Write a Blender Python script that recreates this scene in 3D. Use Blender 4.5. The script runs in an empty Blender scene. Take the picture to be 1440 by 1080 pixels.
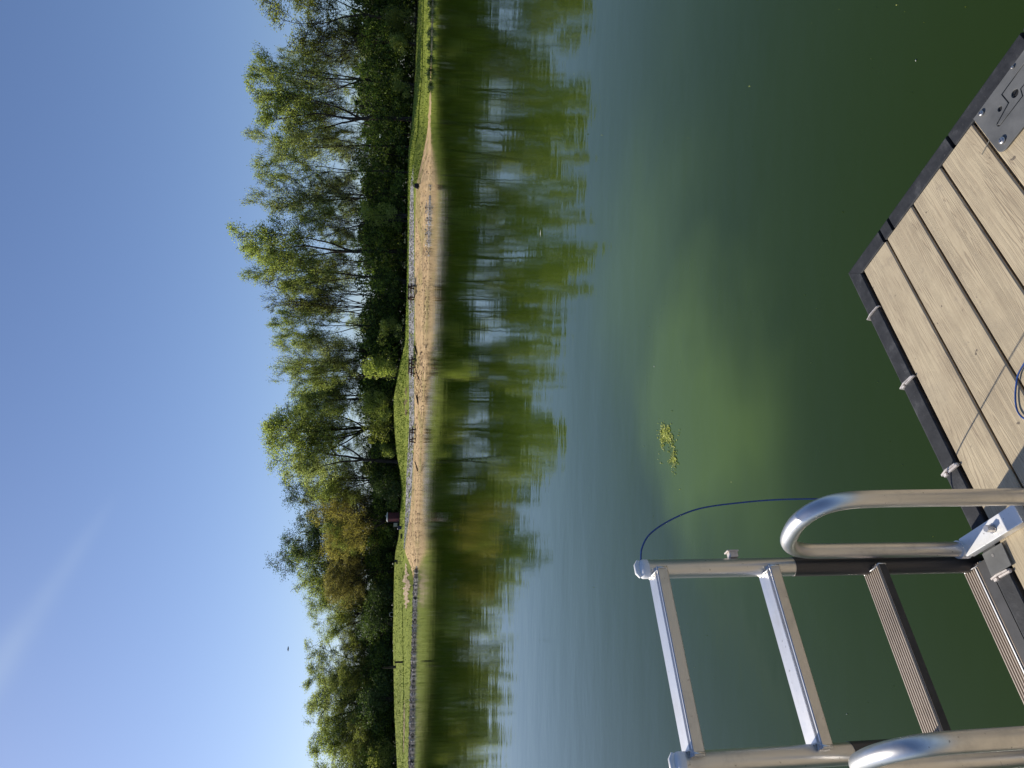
import bpy, math, random
import numpy as np
from mathutils import Vector, Matrix
R = math.radians
scn = bpy.context.scene
COL = scn.collection

# ------------------------------------------------------------------ camera
# the phone was held on its side: the picture's left edge is up
F, H, HOR, ROLL = 1000.0, 2.0, 570.0, 0.0225
pit = math.atan((720 - HOR) / F)
V = np.array([0, math.cos(pit), -math.sin(pit)])
UP = np.array([0, math.sin(pit), math.cos(pit)])
XA = np.array([1.0, 0, 0])
ER = math.cos(ROLL) * XA + math.sin(ROLL) * UP
ED = math.sin(ROLL) * XA - math.cos(ROLL) * UP
cam_d = bpy.data.cameras.new('camera')
cam = bpy.data.objects.new('camera', cam_d)
COL.objects.link(cam)
cam_d.sensor_width = 36.0
cam_d.lens = 36.0 * F / 1440.0
cam_d.clip_start = 0.05
cam_d.clip_end = 4000
cam.matrix_world = Matrix(((ED[0], ER[0], -V[0], 0), (ED[1], ER[1], -V[1], 0), (ED[2], ER[2], -V[2], H), (0, 0, 0, 1)))
scn.camera = cam
scn.render.resolution_x = 1024
scn.render.resolution_y = 768

# ------------------------------------------------------------------ sky and sun
SUN_EL, SUN_AZ = 40.0, 146.1          # azimuth counted from +X towards +Y
w = bpy.data.worlds.new('World')
scn.world = w
w.use_nodes = True
nt = w.node_tree
nt.nodes.clear()
def wn(t, **k):
    n = nt.nodes.new(t)
    for a, b in k.items():
        setattr(n, a, b)
    return n
sky = wn('ShaderNodeTexSky', sky_type='NISHITA', sun_disc=False, sun_elevation=R(SUN_EL), sun_rotation=R(90 - SUN_AZ),
         altitude=200, air_density=1.0, dust_density=1.0, ozone_density=1.6)
bg = wn('ShaderNodeBackground')
bg.inputs[1].default_value = 0.077
wo = wn('ShaderNodeOutputWorld')
tc = wn('ShaderNodeTexCoord')
# thin cirrus streak high on the left: a band along a great circle
d0 = np.array([-0.3177, 0.8457, 0.4287]); d1 = np.array([-0.1613, 0.9215, 0.3533])
nn = np.cross(d0, d1); nn /= np.linalg.norm(nn)
tt = d0 - d1; tt /= np.linalg.norm(tt)
def dot(vec):
    n = wn('ShaderNodeVectorMath', operation='DOT_PRODUCT')
    n.inputs[1].default_value = vec
    nt.links.new(tc.outputs['Generated'], n.inputs[0])
    return n.outputs['Value']
def mth(op, a, b=None, clamp=False):
    n = wn('ShaderNodeMath', operation=op, use_clamp=clamp)
    for i, q in enumerate((a, b)):
        if q is None: continue
        if isinstance(q, (int, float)): n.inputs[i].default_value = q
        else: nt.links.new(q, n.inputs[i])
    return n.outputs[0]
t0 = float(d1 @ tt); t1 = float(d0 @ tt)
al = mth('DIVIDE', mth('SUBTRACT', dot(tt), t0 - 0.03), (t1 - t0) * 1.1, True)
wid = mth('ADD', mth('MULTIPLY', al, 0.010), 0.006)
q = mth('DIVIDE', dot(nn), wid)
band = mth('EXPONENT', mth('MULTIPLY', mth('MULTIPLY', q, q), -1.0))
noi = wn('ShaderNodeTexNoise'); noi.inputs['Scale'].default_value = 9; noi.inputs['Detail'].default_value = 4
nt.links.new(tc.outputs['Generated'], noi.inputs['Vector'])
m = mth('MULTIPLY', mth('MULTIPLY', band, al), mth('ADD', mth('MULTIPLY', noi.outputs[0], 0.55), 0.0))
fwd = mth('GREATER_THAN', dot((0, 1, 0)), 0.2)
m = mth('MULTIPLY', m, fwd)
mix = wn('ShaderNodeMixRGB')
mix.inputs[2].default_value = (5.0, 6.3, 8.4, 1)
nt.links.new(m, mix.inputs[0])
tint = wn('ShaderNodeMixRGB', blend_type='MULTIPLY'); tint.inputs[0].default_value = 1
tint.inputs[2].default_value = (0.90, 0.985, 1.20, 1)
nt.links.new(sky.outputs[0], tint.inputs[1])
nt.links.new(tint.outputs[0], mix.inputs[1])
nt.links.new(mix.outputs[0], bg.inputs[0])
nt.links.new(bg.outputs[0], wo.inputs[0])

sd = bpy.data.lights.new('sun', 'SUN')
sd.energy = 4.0
sd.angle = R(0.53)
sd.color = (1.0, 0.93, 0.82)
sun = bpy.data.objects.new('sun', sd)
COL.objects.link(sun)
sdir = Vector((math.cos(R(SUN_AZ)) * math.cos(R(SUN_EL)), math.sin(R(SUN_AZ)) * math.cos(R(SUN_EL)), math.sin(R(SUN_EL))))
sun.rotation_euler = sdir.to_track_quat('Z', 'Y').to_euler()
vs = scn.view_settings
vs.view_transform = 'Standard'; vs.look = 'None'; vs.exposure = 0.33; vs.gamma = 1.0; vs.use_curve_mapping = False

# ------------------------------------------------------------------ surveying helpers: a sight line met with a height or a distance
C0 = np.array([0, 0, H])
def ray(px, py): return V + ED * (px - 720) / F + ER * (540 - py) / F
def atz(px, py, z):
    r = ray(px, py); return C0 + r * ((z - H) / r[2])
def atY(px, py, Y):
    r = ray(px, py); return C0 + r * (Y / r[1])

# ------------------------------------------------------------------ materials
def mat(name, base=(0.5, 0.5, 0.5), rough=0.6, metal=0.0, ior=1.5, spec=0.5, build=None):
    m = bpy.data.materials.new(name)
    m.use_nodes = True
    N, L = m.node_tree.nodes, m.node_tree.links
    b = N['Principled BSDF']
    b.inputs['Base Color'].default_value = (*base, 1)
    b.inputs['Roughness'].default_value = rough
    b.inputs['Metallic'].default_value = metal
    b.inputs['IOR'].default_value = ior
    b.inputs['Specular IOR Level'].default_value = spec
    if build: build(N, L, b)
    return m
def node(N, t, **k):
    n = N.new(t)
    for a, b in k.items(): setattr(n, a, b)
    return n
def coords(N, L, kind='Object', scale=(1, 1, 1)):
    t = N.new('ShaderNodeTexCoord'); mp = N.new('ShaderNodeMapping')
    mp.inputs['Scale'].default_value = scale
    L.new(t.outputs[kind], mp.inputs[0]); return mp.outputs[0]
def noise(N, L, vec, scale, detail=4, rough=0.55, dist=0.0):
    n = N.new('ShaderNodeTexNoise')
    n.inputs['Scale'].default_value = scale; n.inputs['Detail'].default_value = detail
    n.inputs['Roughness'].default_value = rough; n.inputs['Distortion'].default_value = dist
    if vec is not None: L.new(vec, n.inputs['Vector'])
    return n.outputs[0]
def ramp(N, L, fac, stops):
    r = N.new('ShaderNodeValToRGB'); e = r.color_ramp.elements
    while len(e) < len(stops): e.new(0.5)
    for i, (p, c) in enumerate(stops):
        e[i].position = p; e[i].color = (*c, 1) if len(c) == 3 else c
    L.new(fac, r.inputs[0]); return r.outputs[0]
def mixc(N, L, fac, a, b, mode='MIX'):
    n = N.new('ShaderNodeMixRGB'); n.blend_type = mode
    for i, v in ((0, fac), (1, a), (2, b)):
        if isinstance(v, (int, float)): n.inputs[i].default_value = v
        elif isinstance(v, tuple): n.inputs[i].default_value = (*v, 1)
        else: L.new(v, n.inputs[i])
    return n.outputs[0]
def mt(N, L, op, a, b=None, clamp=False):
    n = N.new('ShaderNodeMath'); n.operation = op; n.use_clamp = clamp
    for i, v in enumerate((a, b)):
        if v is None: continue
        if isinstance(v, (int, float)): n.inputs[i].default_value = v
        else: L.new(v, n.inputs[i])
    return n.outputs[0]
def bump(N, L, b, h, strength, dist):
    n = N.new('ShaderNodeBump')
    n.inputs['Strength'].default_value = strength; n.inputs['Distance'].default_value = dist
    L.new(h, n.inputs['Height']); L.new(n.outputs[0], b.inputs['Normal']); return n

def mottle(c1, c2, scale, kind='Object', bmp=0.0, bd=0.01, sc=(1, 1, 1), lo=0.3, hi=0.7):
    def f(N, L, b):
        v = coords(N, L, kind, sc)
        n = noise(N, L, v, scale, 6, 0.6)
        L.new(ramp(N, L, n, [(lo, c1), (hi, c2)]), b.inputs['Base Color'])
        if bmp: bump(N, L, b, n, bmp, bd)
    return f

# water: dark green body under a Fresnel surface, faint ripples, a paler drift of submerged algae
def water_build(N, L, b):
    g = N.new('ShaderNodeNewGeometry')
    pos = g.outputs['Position']
    sep = N.new('ShaderNodeSeparateXYZ'); L.new(pos, sep.inputs[0])
    def blob(cx, cy, rx, ry, ang):
        mp = N.new('ShaderNodeMapping'); mp.vector_type = 'TEXTURE'
        mp.inputs['Location'].default_value = (cx, cy, 0); mp.inputs['Rotation'].default_value = (0, 0, R(ang))
        mp.inputs['Scale'].default_value = (rx, ry, 1)
        wob = N.new('ShaderNodeVectorMath'); wob.operation = 'ADD'
        nn_ = N.new('ShaderNodeTexNoise'); nn_.inputs['Scale'].default_value = 0.8; nn_.inputs['Detail'].default_value = 3
        L.new(pos, nn_.inputs['Vector'])
        sc = N.new('ShaderNodeVectorMath'); sc.operation = 'MULTIPLY_ADD'
        L.new(nn_.outputs['Color'], sc.inputs[0]); sc.inputs[1].default_value = (1.4, 1.4, 0); sc.inputs[2].default_value = (-0.7, -0.7, 0)
        L.new(pos, wob.inputs[0]); L.new(sc.outputs[0], wob.inputs[1])
        L.new(wob.outputs[0], mp.inputs[0])
        ln = N.new('ShaderNodeVectorMath'); ln.operation = 'LENGTH'; L.new(mp.outputs[0], ln.inputs[0])
        q = mt(N, L, 'MULTIPLY', ln.outputs['Value'], ln.outputs['Value'])
        return mt(N, L, 'EXPONENT', mt(N, L, 'MULTIPLY', q, -1.0))
    a = blob(-0.1, 4.95, 0.85, 0.85, 35)
    c = blob(0.9, 6.1, 1.2, 1.2, 0)
    d = blob(-0.45, 4.35, 0.75, 0.8, 0)
    e = mt(N, L, 'MULTIPLY', blob(0.5, 10.0, 9.0, 4.6, 0), 0.38)
    s = mt(N, L, 'ADD', mt(N, L, 'ADD', mt(N, L, 'MAXIMUM', a, e), mt(N, L, 'MULTIPLY', c, 0.55)), mt(N, L, 'MULTIPLY', d, 0.45), True)
    base = mixc(N, L, s, (0.0175, 0.0335, 0.0010), (0.080, 0.130, 0.016))
    big = noise(N, L, pos, 0.25, 2)
    base = mixc(N, L, mt(N, L, 'MULTIPLY', big, 0.35), base, (0.012, 0.026, 0.004))
    L.new(base, b.inputs['Base Color'])
    # ripples: two sizes, longer across the view than along it
    v1 = coords(N, L, 'Object', (0.45, 1.0, 1.0))
    n1 = noise(N, L, v1, 2.6, 3, 0.5)
    n2 = noise(N, L, coords(N, L, 'Object', (0.6, 1.0, 1.0)), 0.55, 2, 0.5)
    n3 = noise(N, L, coords(N, L, 'Object', (0.7, 1.0, 1.0)), 9.0, 2, 0.5)
    h = mt(N, L, 'ADD', mt(N, L, 'ADD', n1, mt(N, L, 'MULTIPLY', n2, 3.0)), mt(N, L, 'MULTIPLY', n3, 0.12))
    bump(N, L, b, h, 1.0, 0.0030)
M_water = mat('water', rough=0.045, ior=1.345, build=water_build)

def sand_build(N, L, b):
    v = coords(N, L)
    n = noise(N, L, v, 0.9, 8, 0.7)
    st = noise(N, L, coords(N, L, 'Object', (0.12, 1.2, 1.0)), 1.6, 5, 0.6)
    c = ramp(N, L, n, [(0.3, (0.40, 0.27, 0.13)), (0.55, (0.58, 0.41, 0.22)), (0.75, (0.70, 0.53, 0.31))])
    c = mixc(N, L, ramp(N, L, st, [(0.5, (0, 0, 0)), (0.66, (1, 1, 1))]), c, (0.30, 0.205, 0.115))
    c = mixc(N, L, ramp(N, L, noise(N, L, v, 0.16, 4, 0.6), [(0.52, (0, 0, 0)), (0.62, (0.6, 0.6, 0.6))]), c, (0.30, 0.26, 0.09))
    L.new(c, b.inputs['Base Color'])
    bump(N, L, b, noise(N, L, v, 5.0, 5, 0.7), 0.7, 0.06)
M_sand = mat('sand', rough=0.95, spec=0.1, build=sand_build)
def grass_build(c1, c2, c3):
    def f(N, L, b):
        v = coords(N, L)
        n = noise(N, L, v, 1.3, 8, 0.75)
        n2 = noise(N, L, coords(N, L, 'Object', (0.25, 1, 1)), 0.35, 4, 0.6)
        c = ramp(N, L, n, [(0.3, c1), (0.52, c2), (0.72, c3)])
        c = mixc(N, L, ramp(N, L, n2, [(0.45, (0, 0, 0)), (0.62, (0.8, 0.8, 0.8))]), c, tuple(x * 0.62 for x in c2))
        L.new(c, b.inputs['Base Color'])
        bump(N, L, b, noise(N, L, v, 4.0, 6, 0.8), 1.0, 0.25)
    return f
M_lawn = mat('lawn', rough=0.9, spec=0.15, build=grass_build((0.15, 0.20, 0.03), (0.30, 0.35, 0.055), (0.42, 0.45, 0.08)))
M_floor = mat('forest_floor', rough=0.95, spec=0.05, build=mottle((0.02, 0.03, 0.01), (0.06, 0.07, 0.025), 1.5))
M_gravel = mat('gravel', rough=0.95, build=mottle((0.22, 0.21, 0.20), (0.5, 0.48, 0.46), 4.0, lo=0.4, hi=0.6))

def rnd_col(stops, rough=0.9, name='stone', attr='tone'):
    def f(N, L, b):
        a = N.new('ShaderNodeAttribute'); a.attribute_name = attr
        L.new(ramp(N, L, a.outputs['Fac'], stops), b.inputs['Base Color'])
    return mat(name, rough=rough, spec=0.2, build=f)
M_stone = rnd_col([(0.0, (0.06, 0.053, 0.045)), (0.5, (0.30, 0.28, 0.25)), (1.0, (0.68, 0.64, 0.58))], name='stone')
M_rap = rnd_col([(0.0, (0.035, 0.03, 0.025)), (0.6, (0.17, 0.15, 0.13)), (1.0, (0.48, 0.44, 0.38))], name='riprap_stone')
M_debris = rnd_col([(0.0, (0.03, 0.02, 0.015)), (0.6, (0.10, 0.06, 0.035)), (1.0, (0.7, 0.52, 0.32))], name='beach_debris')
M_blade = rnd_col([(0.0, (0.08, 0.13, 0.015)), (0.6, (0.20, 0.27, 0.03)), (1.0, (0.34, 0.36, 0.06))], name='grass_tuft')

def leaf_mat(name, c_dark, c_mid, c_light, trans=0.62):
    m = bpy.data.materials.new(name); m.use_nodes = True
    N, L = m.node_tree.nodes, m.node_tree.links
    b = N['Principled BSDF']; b.inputs['Roughness'].default_value = 0.55
    b.inputs['Specular IOR Level'].default_value = 0.3
    a = N.new('ShaderNodeAttribute'); a.attribute_name = 'tone'
    c = ramp(N, L, a.outputs['Fac'], [(0.0, c_dark), (0.5, c_mid), (0.92, c_light)])
    L.new(c, b.inputs['Base Color'])
    t = N.new('ShaderNodeBsdfTranslucent'); L.new(mixc(N, L, 1.0, c, (1.5, 1.55, 0.8), 'MULTIPLY'), t.inputs[0])
    mx = N.new('ShaderNodeMixShader'); mx.inputs[0].default_value = trans
    L.new(b.outputs[0], mx.inputs[1]); L.new(t.outputs[0], mx.inputs[2])
    L.new(mx.outputs[0], N['Material Output'].inputs[0])
    return m
LEAF = {
    'olive': leaf_mat('leaf_olive', (0.12, 0.14, 0.04), (0.23, 0.26, 0.075), (0.35, 0.37, 0.13)),
    'spring': leaf_mat('leaf_spring', (0.15, 0.19, 0.06), (0.29, 0.34, 0.11), (0.44, 0.49, 0.20)),
    'pale': leaf_mat('leaf_pale', (0.17, 0.20, 0.09), (0.31, 0.35, 0.17), (0.46, 0.50, 0.27)),
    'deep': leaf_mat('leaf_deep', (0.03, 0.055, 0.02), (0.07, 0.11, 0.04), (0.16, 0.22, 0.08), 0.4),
    'gold': leaf_mat('leaf_gold', (0.18, 0.15, 0.045), (0.30, 0.26, 0.085), (0.44, 0.39, 0.15)),
    'rust': leaf_mat('leaf_rust', (0.15, 0.13, 0.055), (0.24, 0.21, 0.09), (0.34, 0.31, 0.13)),
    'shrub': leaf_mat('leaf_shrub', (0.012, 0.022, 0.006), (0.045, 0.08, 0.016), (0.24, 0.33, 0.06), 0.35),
}
M_bark = mat('bark', rough=0.95, spec=0.1, build=mottle((0.025, 0.021, 0.018), (0.085, 0.07, 0.058), 3.0, sc=(1, 1, 0.2), bmp=0.5, bd=0.03))

# ------------------------------------------------------------------ object helpers
def tag(o, label=None, cat=None, group=None, kind=None):
    for k, v in (('label', label), ('category', cat), ('group', group), ('kind', kind)):
        if v: o[k] = v
    return o
def empty(name, loc=(0, 0, 0), rz=0.0):
    o = bpy.data.objects.new(name, None); o.empty_display_size = 0.2
    o.location = loc; o.rotation_euler = (0, 0, rz); COL.objects.link(o); return o
def link(name, me, m=None, parent=None, loc=None):
    o = bpy.data.objects.new(name, me); COL.objects.link(o)
    if m is not None and not me.materials: me.materials.append(m)
    if parent is not None: o.parent = parent
    if loc is not None: o.location = loc
    return o
class MB:
    def __init__(s): s.v = []; s.f = []; s.sm = []
    def add(s, v, f, smooth=False):
        n = len(s.v); s.v += [tuple(map(float, p)) for p in v]
        s.f += [tuple(i + n for i in q) for q in f]; s.sm += [smooth] * len(f); return s
    def box(s, c, d, rz=0.0, bev=0.0, rot=None):
        x, y, z = (k / 2 for k in d)
        if bev > 0:
            b = min(bev, x * .9, y * .9, z * .9)
            pts = []; faces = []
            for sx in (-1, 1):
                for sy in (-1, 1):
                    for sz in (-1, 1):
                        pts += [(sx * (x - b), sy * (y - b), sz * z), (sx * (x - b), sy * y, sz * (z - b)), (sx * x, sy * (y - b), sz * (z - b))]
            import bmesh
            bm = bmesh.new()
            for p in pts: bm.verts.new(p)
            bmesh.ops.convex_hull(bm, input=bm.verts)
            bmesh.ops.dissolve_limit(bm, angle_limit=0.01, verts=bm.verts, edges=bm.edges)
            bm.verts.index_update()
            pts = [tuple(p.co) for p in bm.verts]; faces = [tuple(q.index for q in f.verts) for f in bm.faces]
            bm.free()
        else:
            pts = [(sx * x, sy * y, sz * z) for sx in (-1, 1) for sy in (-1, 1) for sz in (-1, 1)]
            faces = [(0, 1, 3, 2), (4, 6, 7, 5), (0, 4, 5, 1), (2, 3, 7, 6), (0, 2, 6, 4), (1, 5, 7, 3)]
        Mx = (rot if rot is not None else Matrix.Rotation(rz, 3, 'Z'))
        pts = [Vector(c) + Mx @ Vector(p) for p in pts]
        return s.add(pts, faces)
    def bar(s, a, b, w, h, bev=0.0):
        a, b = Vector(a), Vector(b); d = b - a; L = d.length; d.normalize()
        up = Vector((0, 0, 1)) if abs(d.z) < 0.95 else Vector((0, 1, 0))
        y = up.cross(d).normalized(); z = d.cross(y)
        Mx = Matrix((d, y, z)).transposed()
        return s.box((a + b) / 2, (L, w, h), rot=Mx, bev=bev)
    def tube(s, path, r, n=16, cap=True, smooth=True):
        P = [Vector(p) for p in path]
        rr = r if isinstance(r, (list, tuple)) else [r] * len(P)
        t = (P[1] - P[0]).normalized()
        u = t.orthogonal().normalized(); rings = []
        for i, p in enumerate(P):
            if i == 0: tn = P[1] - P[0]
            elif i == len(P) - 1: tn = P[-1] - P[-2]
            else: tn = P[i + 1] - P[i - 1]
            tn.normalize()
            u = (u - tn * u.dot(tn)).normalized(); vv = tn.cross(u)
            rings.append([p + (u * math.cos(2 * math.pi * k / n) + vv * math.sin(2 * math.pi * k / n)) * rr[i] for k in range(n)])
        pts = [q for g in rings for q in g]; f = []
        for i in range(len(P) - 1):
            for k in range(n):
                k2 = (k + 1) % n
                f.append((i * n + k, i * n + k2, (i + 1) * n + k2, (i + 1) * n + k))
        s.add(pts, f, smooth)
        if cap:
            s.add(rings[0], [tuple(range(n))[::-1]]); s.add(rings[-1], [tuple(range(n))])
        return s
    def prism(s, prof, axis, a, b):
        """profile of (u, v) points extruded along x ('x': u=y, v=z) or y ('y': u=x, v=z) or z ('z': u=x, v=y)"""
        def P(u, v, t): return {'x': (t, u, v), 'y': (u, t, v), 'z': (u, v, t)}[axis]
        n = len(prof)
        pts = [P(u, v, a) for u, v in prof] + [P(u, v, b) for u, v in prof]
        f = [(i, (i + 1) % n, n + (i + 1) % n, n + i) for i in range(n)]
        f += [tuple(range(n))[::-1], tuple(range(n, 2 * n))]
        return s.add(pts, f)
    def mesh(s, name):
        import bmesh
        me = bpy.data.meshes.new(name); me.from_pydata(s.v, [], s.f)
        me.polygons.foreach_set('use_smooth', s.sm)
        bm = bmesh.new(); bm.from_mesh(me); bmesh.ops.recalc_face_normals(bm, faces=bm.faces); bm.to_mesh(me); bm.free()
        me.update(); return me
    def build(s, name, m, parent=None, loc=None):
        return link(name, s.mesh(name), m, parent, loc)

def fast_mesh(name, verts, faces, tone=None, smooth=False):
    """verts (n,3) array, faces (m,k) array with k = 3 or 4"""
    me = bpy.data.meshes.new(name)
    n, (mm, k) = len(verts), faces.shape
    me.vertices.add(n); me.vertices.foreach_set('co', np.asarray(verts, dtype=np.float32).ravel())
    me.loops.add(mm * k); me.loops.foreach_set('vertex_index', faces.astype(np.int32).ravel())
    me.polygons.add(mm); me.polygons.foreach_set('loop_start', np.arange(mm, dtype=np.int32) * k)
    me.polygons.foreach_set('loop_total', np.full(mm, k, dtype=np.int32))
    me.polygons.foreach_set('use_smooth', np.full(mm, smooth))
    if tone is not None:
        at = me.attributes.new('tone', 'FLOAT', 'FACE'); at.data.foreach_set('value', np.asarray(tone, dtype=np.float32))
    me.update(calc_edges=True); me.validate(); return me

# ------------------------------------------------------------------ shoreline survey
# station across the view -> sight heights of: waterline, top of shore rocks, top of sand, foot of gravel, top of gravel, back of lawn
ST = [
    (-420, 617, 617, 617, 600, 600, 597), (-200, 613, 613, 613, 598, 598, 592),
    (0, 608.5, 608.5, 608, 596, 596, 589), (60, 607, 607, 606.5, 595, 595, 585.5), (107, 606, 606, 605.2, 594, 594, 584),
    (150, 605.8, 605.8, 604.6, 590, 590, 581), (185, 605.6, 605.6, 601, 588, 588, 578.5), (213, 605.5, 605.5, 596, 583, 583, 574.5),
    (240, 605.2, 605.2, 590, 581, 579, 574), (262, 605, 605, 585, 581.5, 577.5, 574), (300, 604.3, 603, 584, 582, 576.3, 574),
    (350, 603, 602, 583.4, 582.6, 575.3, 573.6), (412, 601.5, 601, 583.3, 583, 575, 572.5), (480, 599.5, 599, 583.6, 582.4, 575, 570),
    (500, 598.8, 598.4, 583.4, 582, 575, 566), (520, 598, 597.6, 582.6, 582.2, 575.2, 561.5), (560, 595.4, 595, 583, 582.8, 575.6, 553.5), (600, 593.2, 593, 583, 582.8, 575.6, 554.5),
    (640, 591.4, 591, 581.2, 581, 573.2, 558), (665, 590.6, 590.2, 580.4, 580.2, 571.8, 563), (690, 589.8, 589.4, 579.4, 579.2, 571, 566),
    (720, 588.6, 588.2, 577, 576.8, 570.2, 563), (755, 587.4, 587, 571.5, 571, 568.8, 561), (775, 586.6, 586.2, 569, 568.6, 568, 556), (800, 585.8, 584.4, 579, 568, 567.6, 554.5),
    (820, 585, 582.6, 582, 566, 565.6, 554), (840, 584.2, 581.4, 581, 566, 565.6, 553.5), (900, 583, 580, 579.8, 567, 566.6, 552.5), (940, 582.2, 578.6, 578.4, 568, 567.6, 553.5),
    (1000, 581, 576.8, 576.6, 568, 567.6, 554.5), (1080, 579.6, 575, 574.8, 567, 566.6, 558.5), (1250, 576.5, 571, 570.8, 563, 562.6, 556), (1500, 571, 566, 565.8, 558, 557.6, 551)]
STA = np.array(ST, float)
# how far behind the waterline each line lies, in metres: a strip that is not seen is given no depth; smoothed along the shore
PYF = np.arange(-460, 1541, 4.0)
VT = np.stack([np.interp(PYF, STA[:, 0], STA[:, 1 + k]) for k in range(6)], 1)
def blur(a, n):
    k = np.exp(-np.linspace(-2, 2, 2 * n + 1) ** 2); k /= k.sum()
    p = np.vstack([np.repeat(a[:1], n, 0), a, np.repeat(a[-1:], n, 0)])
    return np.stack([np.convolve(p[:, c], k, 'valid') for c in range(a.shape[1])], 1)
DV = np.maximum(VT[:, :5] - VT[:, 1:], 0.0)
Q = np.clip((DV - 0.5) / 1.2, 0, 1)
DT = np.array([1.2, 8.8, 1.5, 3.5, 12.0]) * Q + 0.03
DT += DV / DV.sum(1)[:, None] * (27 - DT.sum(1))[:, None]
DT = blur(DT, 10)
YS = blur(np.array([[atz(v[0], y, 0.0)[1]] for v, y in zip(VT, PYF)]), 4)[:, 0]
VT = blur(VT, 2)
def row(py):
    v = [float(np.interp(py, PYF, VT[:, k])) for k in range(6)]
    D = [float(np.interp(py, PYF, DT[:, k])) for k in range(5)]
    P = [atz(v[0], py, 0.0)]
    Y = P[0][1]
    for k in range(1, 6):
        Y += D[k - 1]; P.append(atY(v[k], py, Y))
    # keep heights from dropping towards the back
    for k in range(1, 6):
        P[k][2] = max(P[k][2], P[k - 1][2] + 0.004)
    return v, P
ROWS = {}
PY = np.arange(-420, 1501, 4.0)
for y in PY: ROWS[y] = row(y)
def smooth_shore():
    Y0 = np.array([ROWS[y][1][0][1] for y in PY])
    return Y0
def ground(px, py):
    """the point of the far bank that a sight line meets"""
    v, P = row(py)
    for k in range(5):
        if v[k + 1] <= px <= v[k] and v[k] - v[k + 1] > 1e-6:
            t = (v[k] - px) / (v[k] - v[k + 1]); return P[k] * (1 - t) + P[k + 1] * t
    return P[5].copy() if px < v[5] else P[0].copy()
def bank(py, t):
    """t = 0..5 from waterline to the back of the lawn, beyond 5 = metres behind it"""
    v, P = row(py)
    if t >= 5:
        d = np.array([0, 1.0, 0.025]) * (t - 5); q = P[5] + d; return q
    k = int(t); a = t - k; return P[k] * (1 - a) + P[k + 1] * a
def strip(name, k0, k1, m, nsub, rough=0.0, seed=1, lift=0.0, tmin=0.0, lo=-999, hi=9999):
    rg = np.random.default_rng(seed)
    V_, F_ = [], []
    cols = []
    for y in PY:
        v, P = ROWS[y]
        A, B = P[k0], P[k1]
        cols.append([A * (1 - j / nsub) + B * j / nsub for j in range(nsub + 1)])
    n = nsub + 1
    for c in cols:
        for j, p in enumerate(c):
            p = p.copy()
            if 0 < j < nsub: p[2] += rg.normal() * rough
            p[2] += lift
            V_.append(p)
    for i in range(len(cols) - 1):
        a, b = cols[i], cols[i + 1]
        if not lo <= PY[i] < hi: continue
        if np.linalg.norm(a[-1] - a[0]) < tmin and np.linalg.norm(b[-1] - b[0]) < tmin: continue
        for j in range(nsub):
            F_.append((i * n + j, i * n + j + 1, (i + 1) * n + j + 1, (i + 1) * n + j))
    me = fast_mesh(name, np.array(V_), np.array(F_), smooth=True)
    return tag(link(name, me, m), kind='structure')
strip('shore_edge', 0, 1, M_sand, 2, hi=796)
strip('rocky_edge', 0, 1, mat('wet_gravel', rough=0.9, build=mottle((0.05, 0.045, 0.04), (0.13, 0.12, 0.10), 4.0)), 2, lo=796)
strip('beach', 1, 2, M_sand, 10, 0.05, 2)
strip('lawn_front', 2, 3, M_lawn, 6, 0.03, 3)
strip('gravel_strip', 3, 4, M_gravel, 4, 0.02, 4, tmin=2.6)
strip('lawn_gap', 3, 4, M_lawn, 4, 0.0, 4, lift=-0.006)
strip('lawn', 4, 5, M_lawn, 10, 0.05, 5)
# ground behind the lawn, out to the horizon, and a skirt below the waterline
gv, gf = [], []
offs = [(0, 0, 0), (3, 0.0, 0), (20, 0.3, 0), (60, 1.0, 0), (400, 1.5, 0), (2500, -2, 0)]
ys = list(PY[::4])
for y in ys:
    P = ROWS[y][1][5]
    for o in offs: gv.append((P[0] * (1 + o[0] / 300), P[1] + o[0], P[2] + o[1] - 0.02))
n = len(offs)
for i in range(len(ys) - 1):
    for j in range(n - 1): gf.append((i * n + j, i * n + j + 1, (i + 1) * n + j + 1, (i + 1) * n + j))
tag(link('ground', fast_mesh('ground', np.array(gv), np.array(gf), smooth=True), M_floor), kind='structure')
sv, sf = [], []
for y in PY:
    P = ROWS[y][1][0]
    sv += [tuple(P), (P[0], P[1] - 6, -1.2)]
for i in range(len(PY) - 1): sf.append((2 * i, 2 * i + 1, 2 * i + 3, 2 * i + 2))
tag(link('lake_bed', fast_mesh('lake_bed', np.array(sv), np.array(sf), smooth=True), M_sand), kind='structure')
# water: one sheet, finer near the dock
wv = np.array([(x, y, 0) for x in (-1500, -60, 0, 60, 1500) for y in (-1500, -40, 20, 60, 600)], float)
wf = np.array([(i * 5 + j, (i + 1) * 5 + j, (i + 1) * 5 + j + 1, i * 5 + j + 1) for i in range(4) for j in range(4)])
wat = tag(link('water', fast_mesh('water', wv, wf), M_water), kind='structure')

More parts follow.
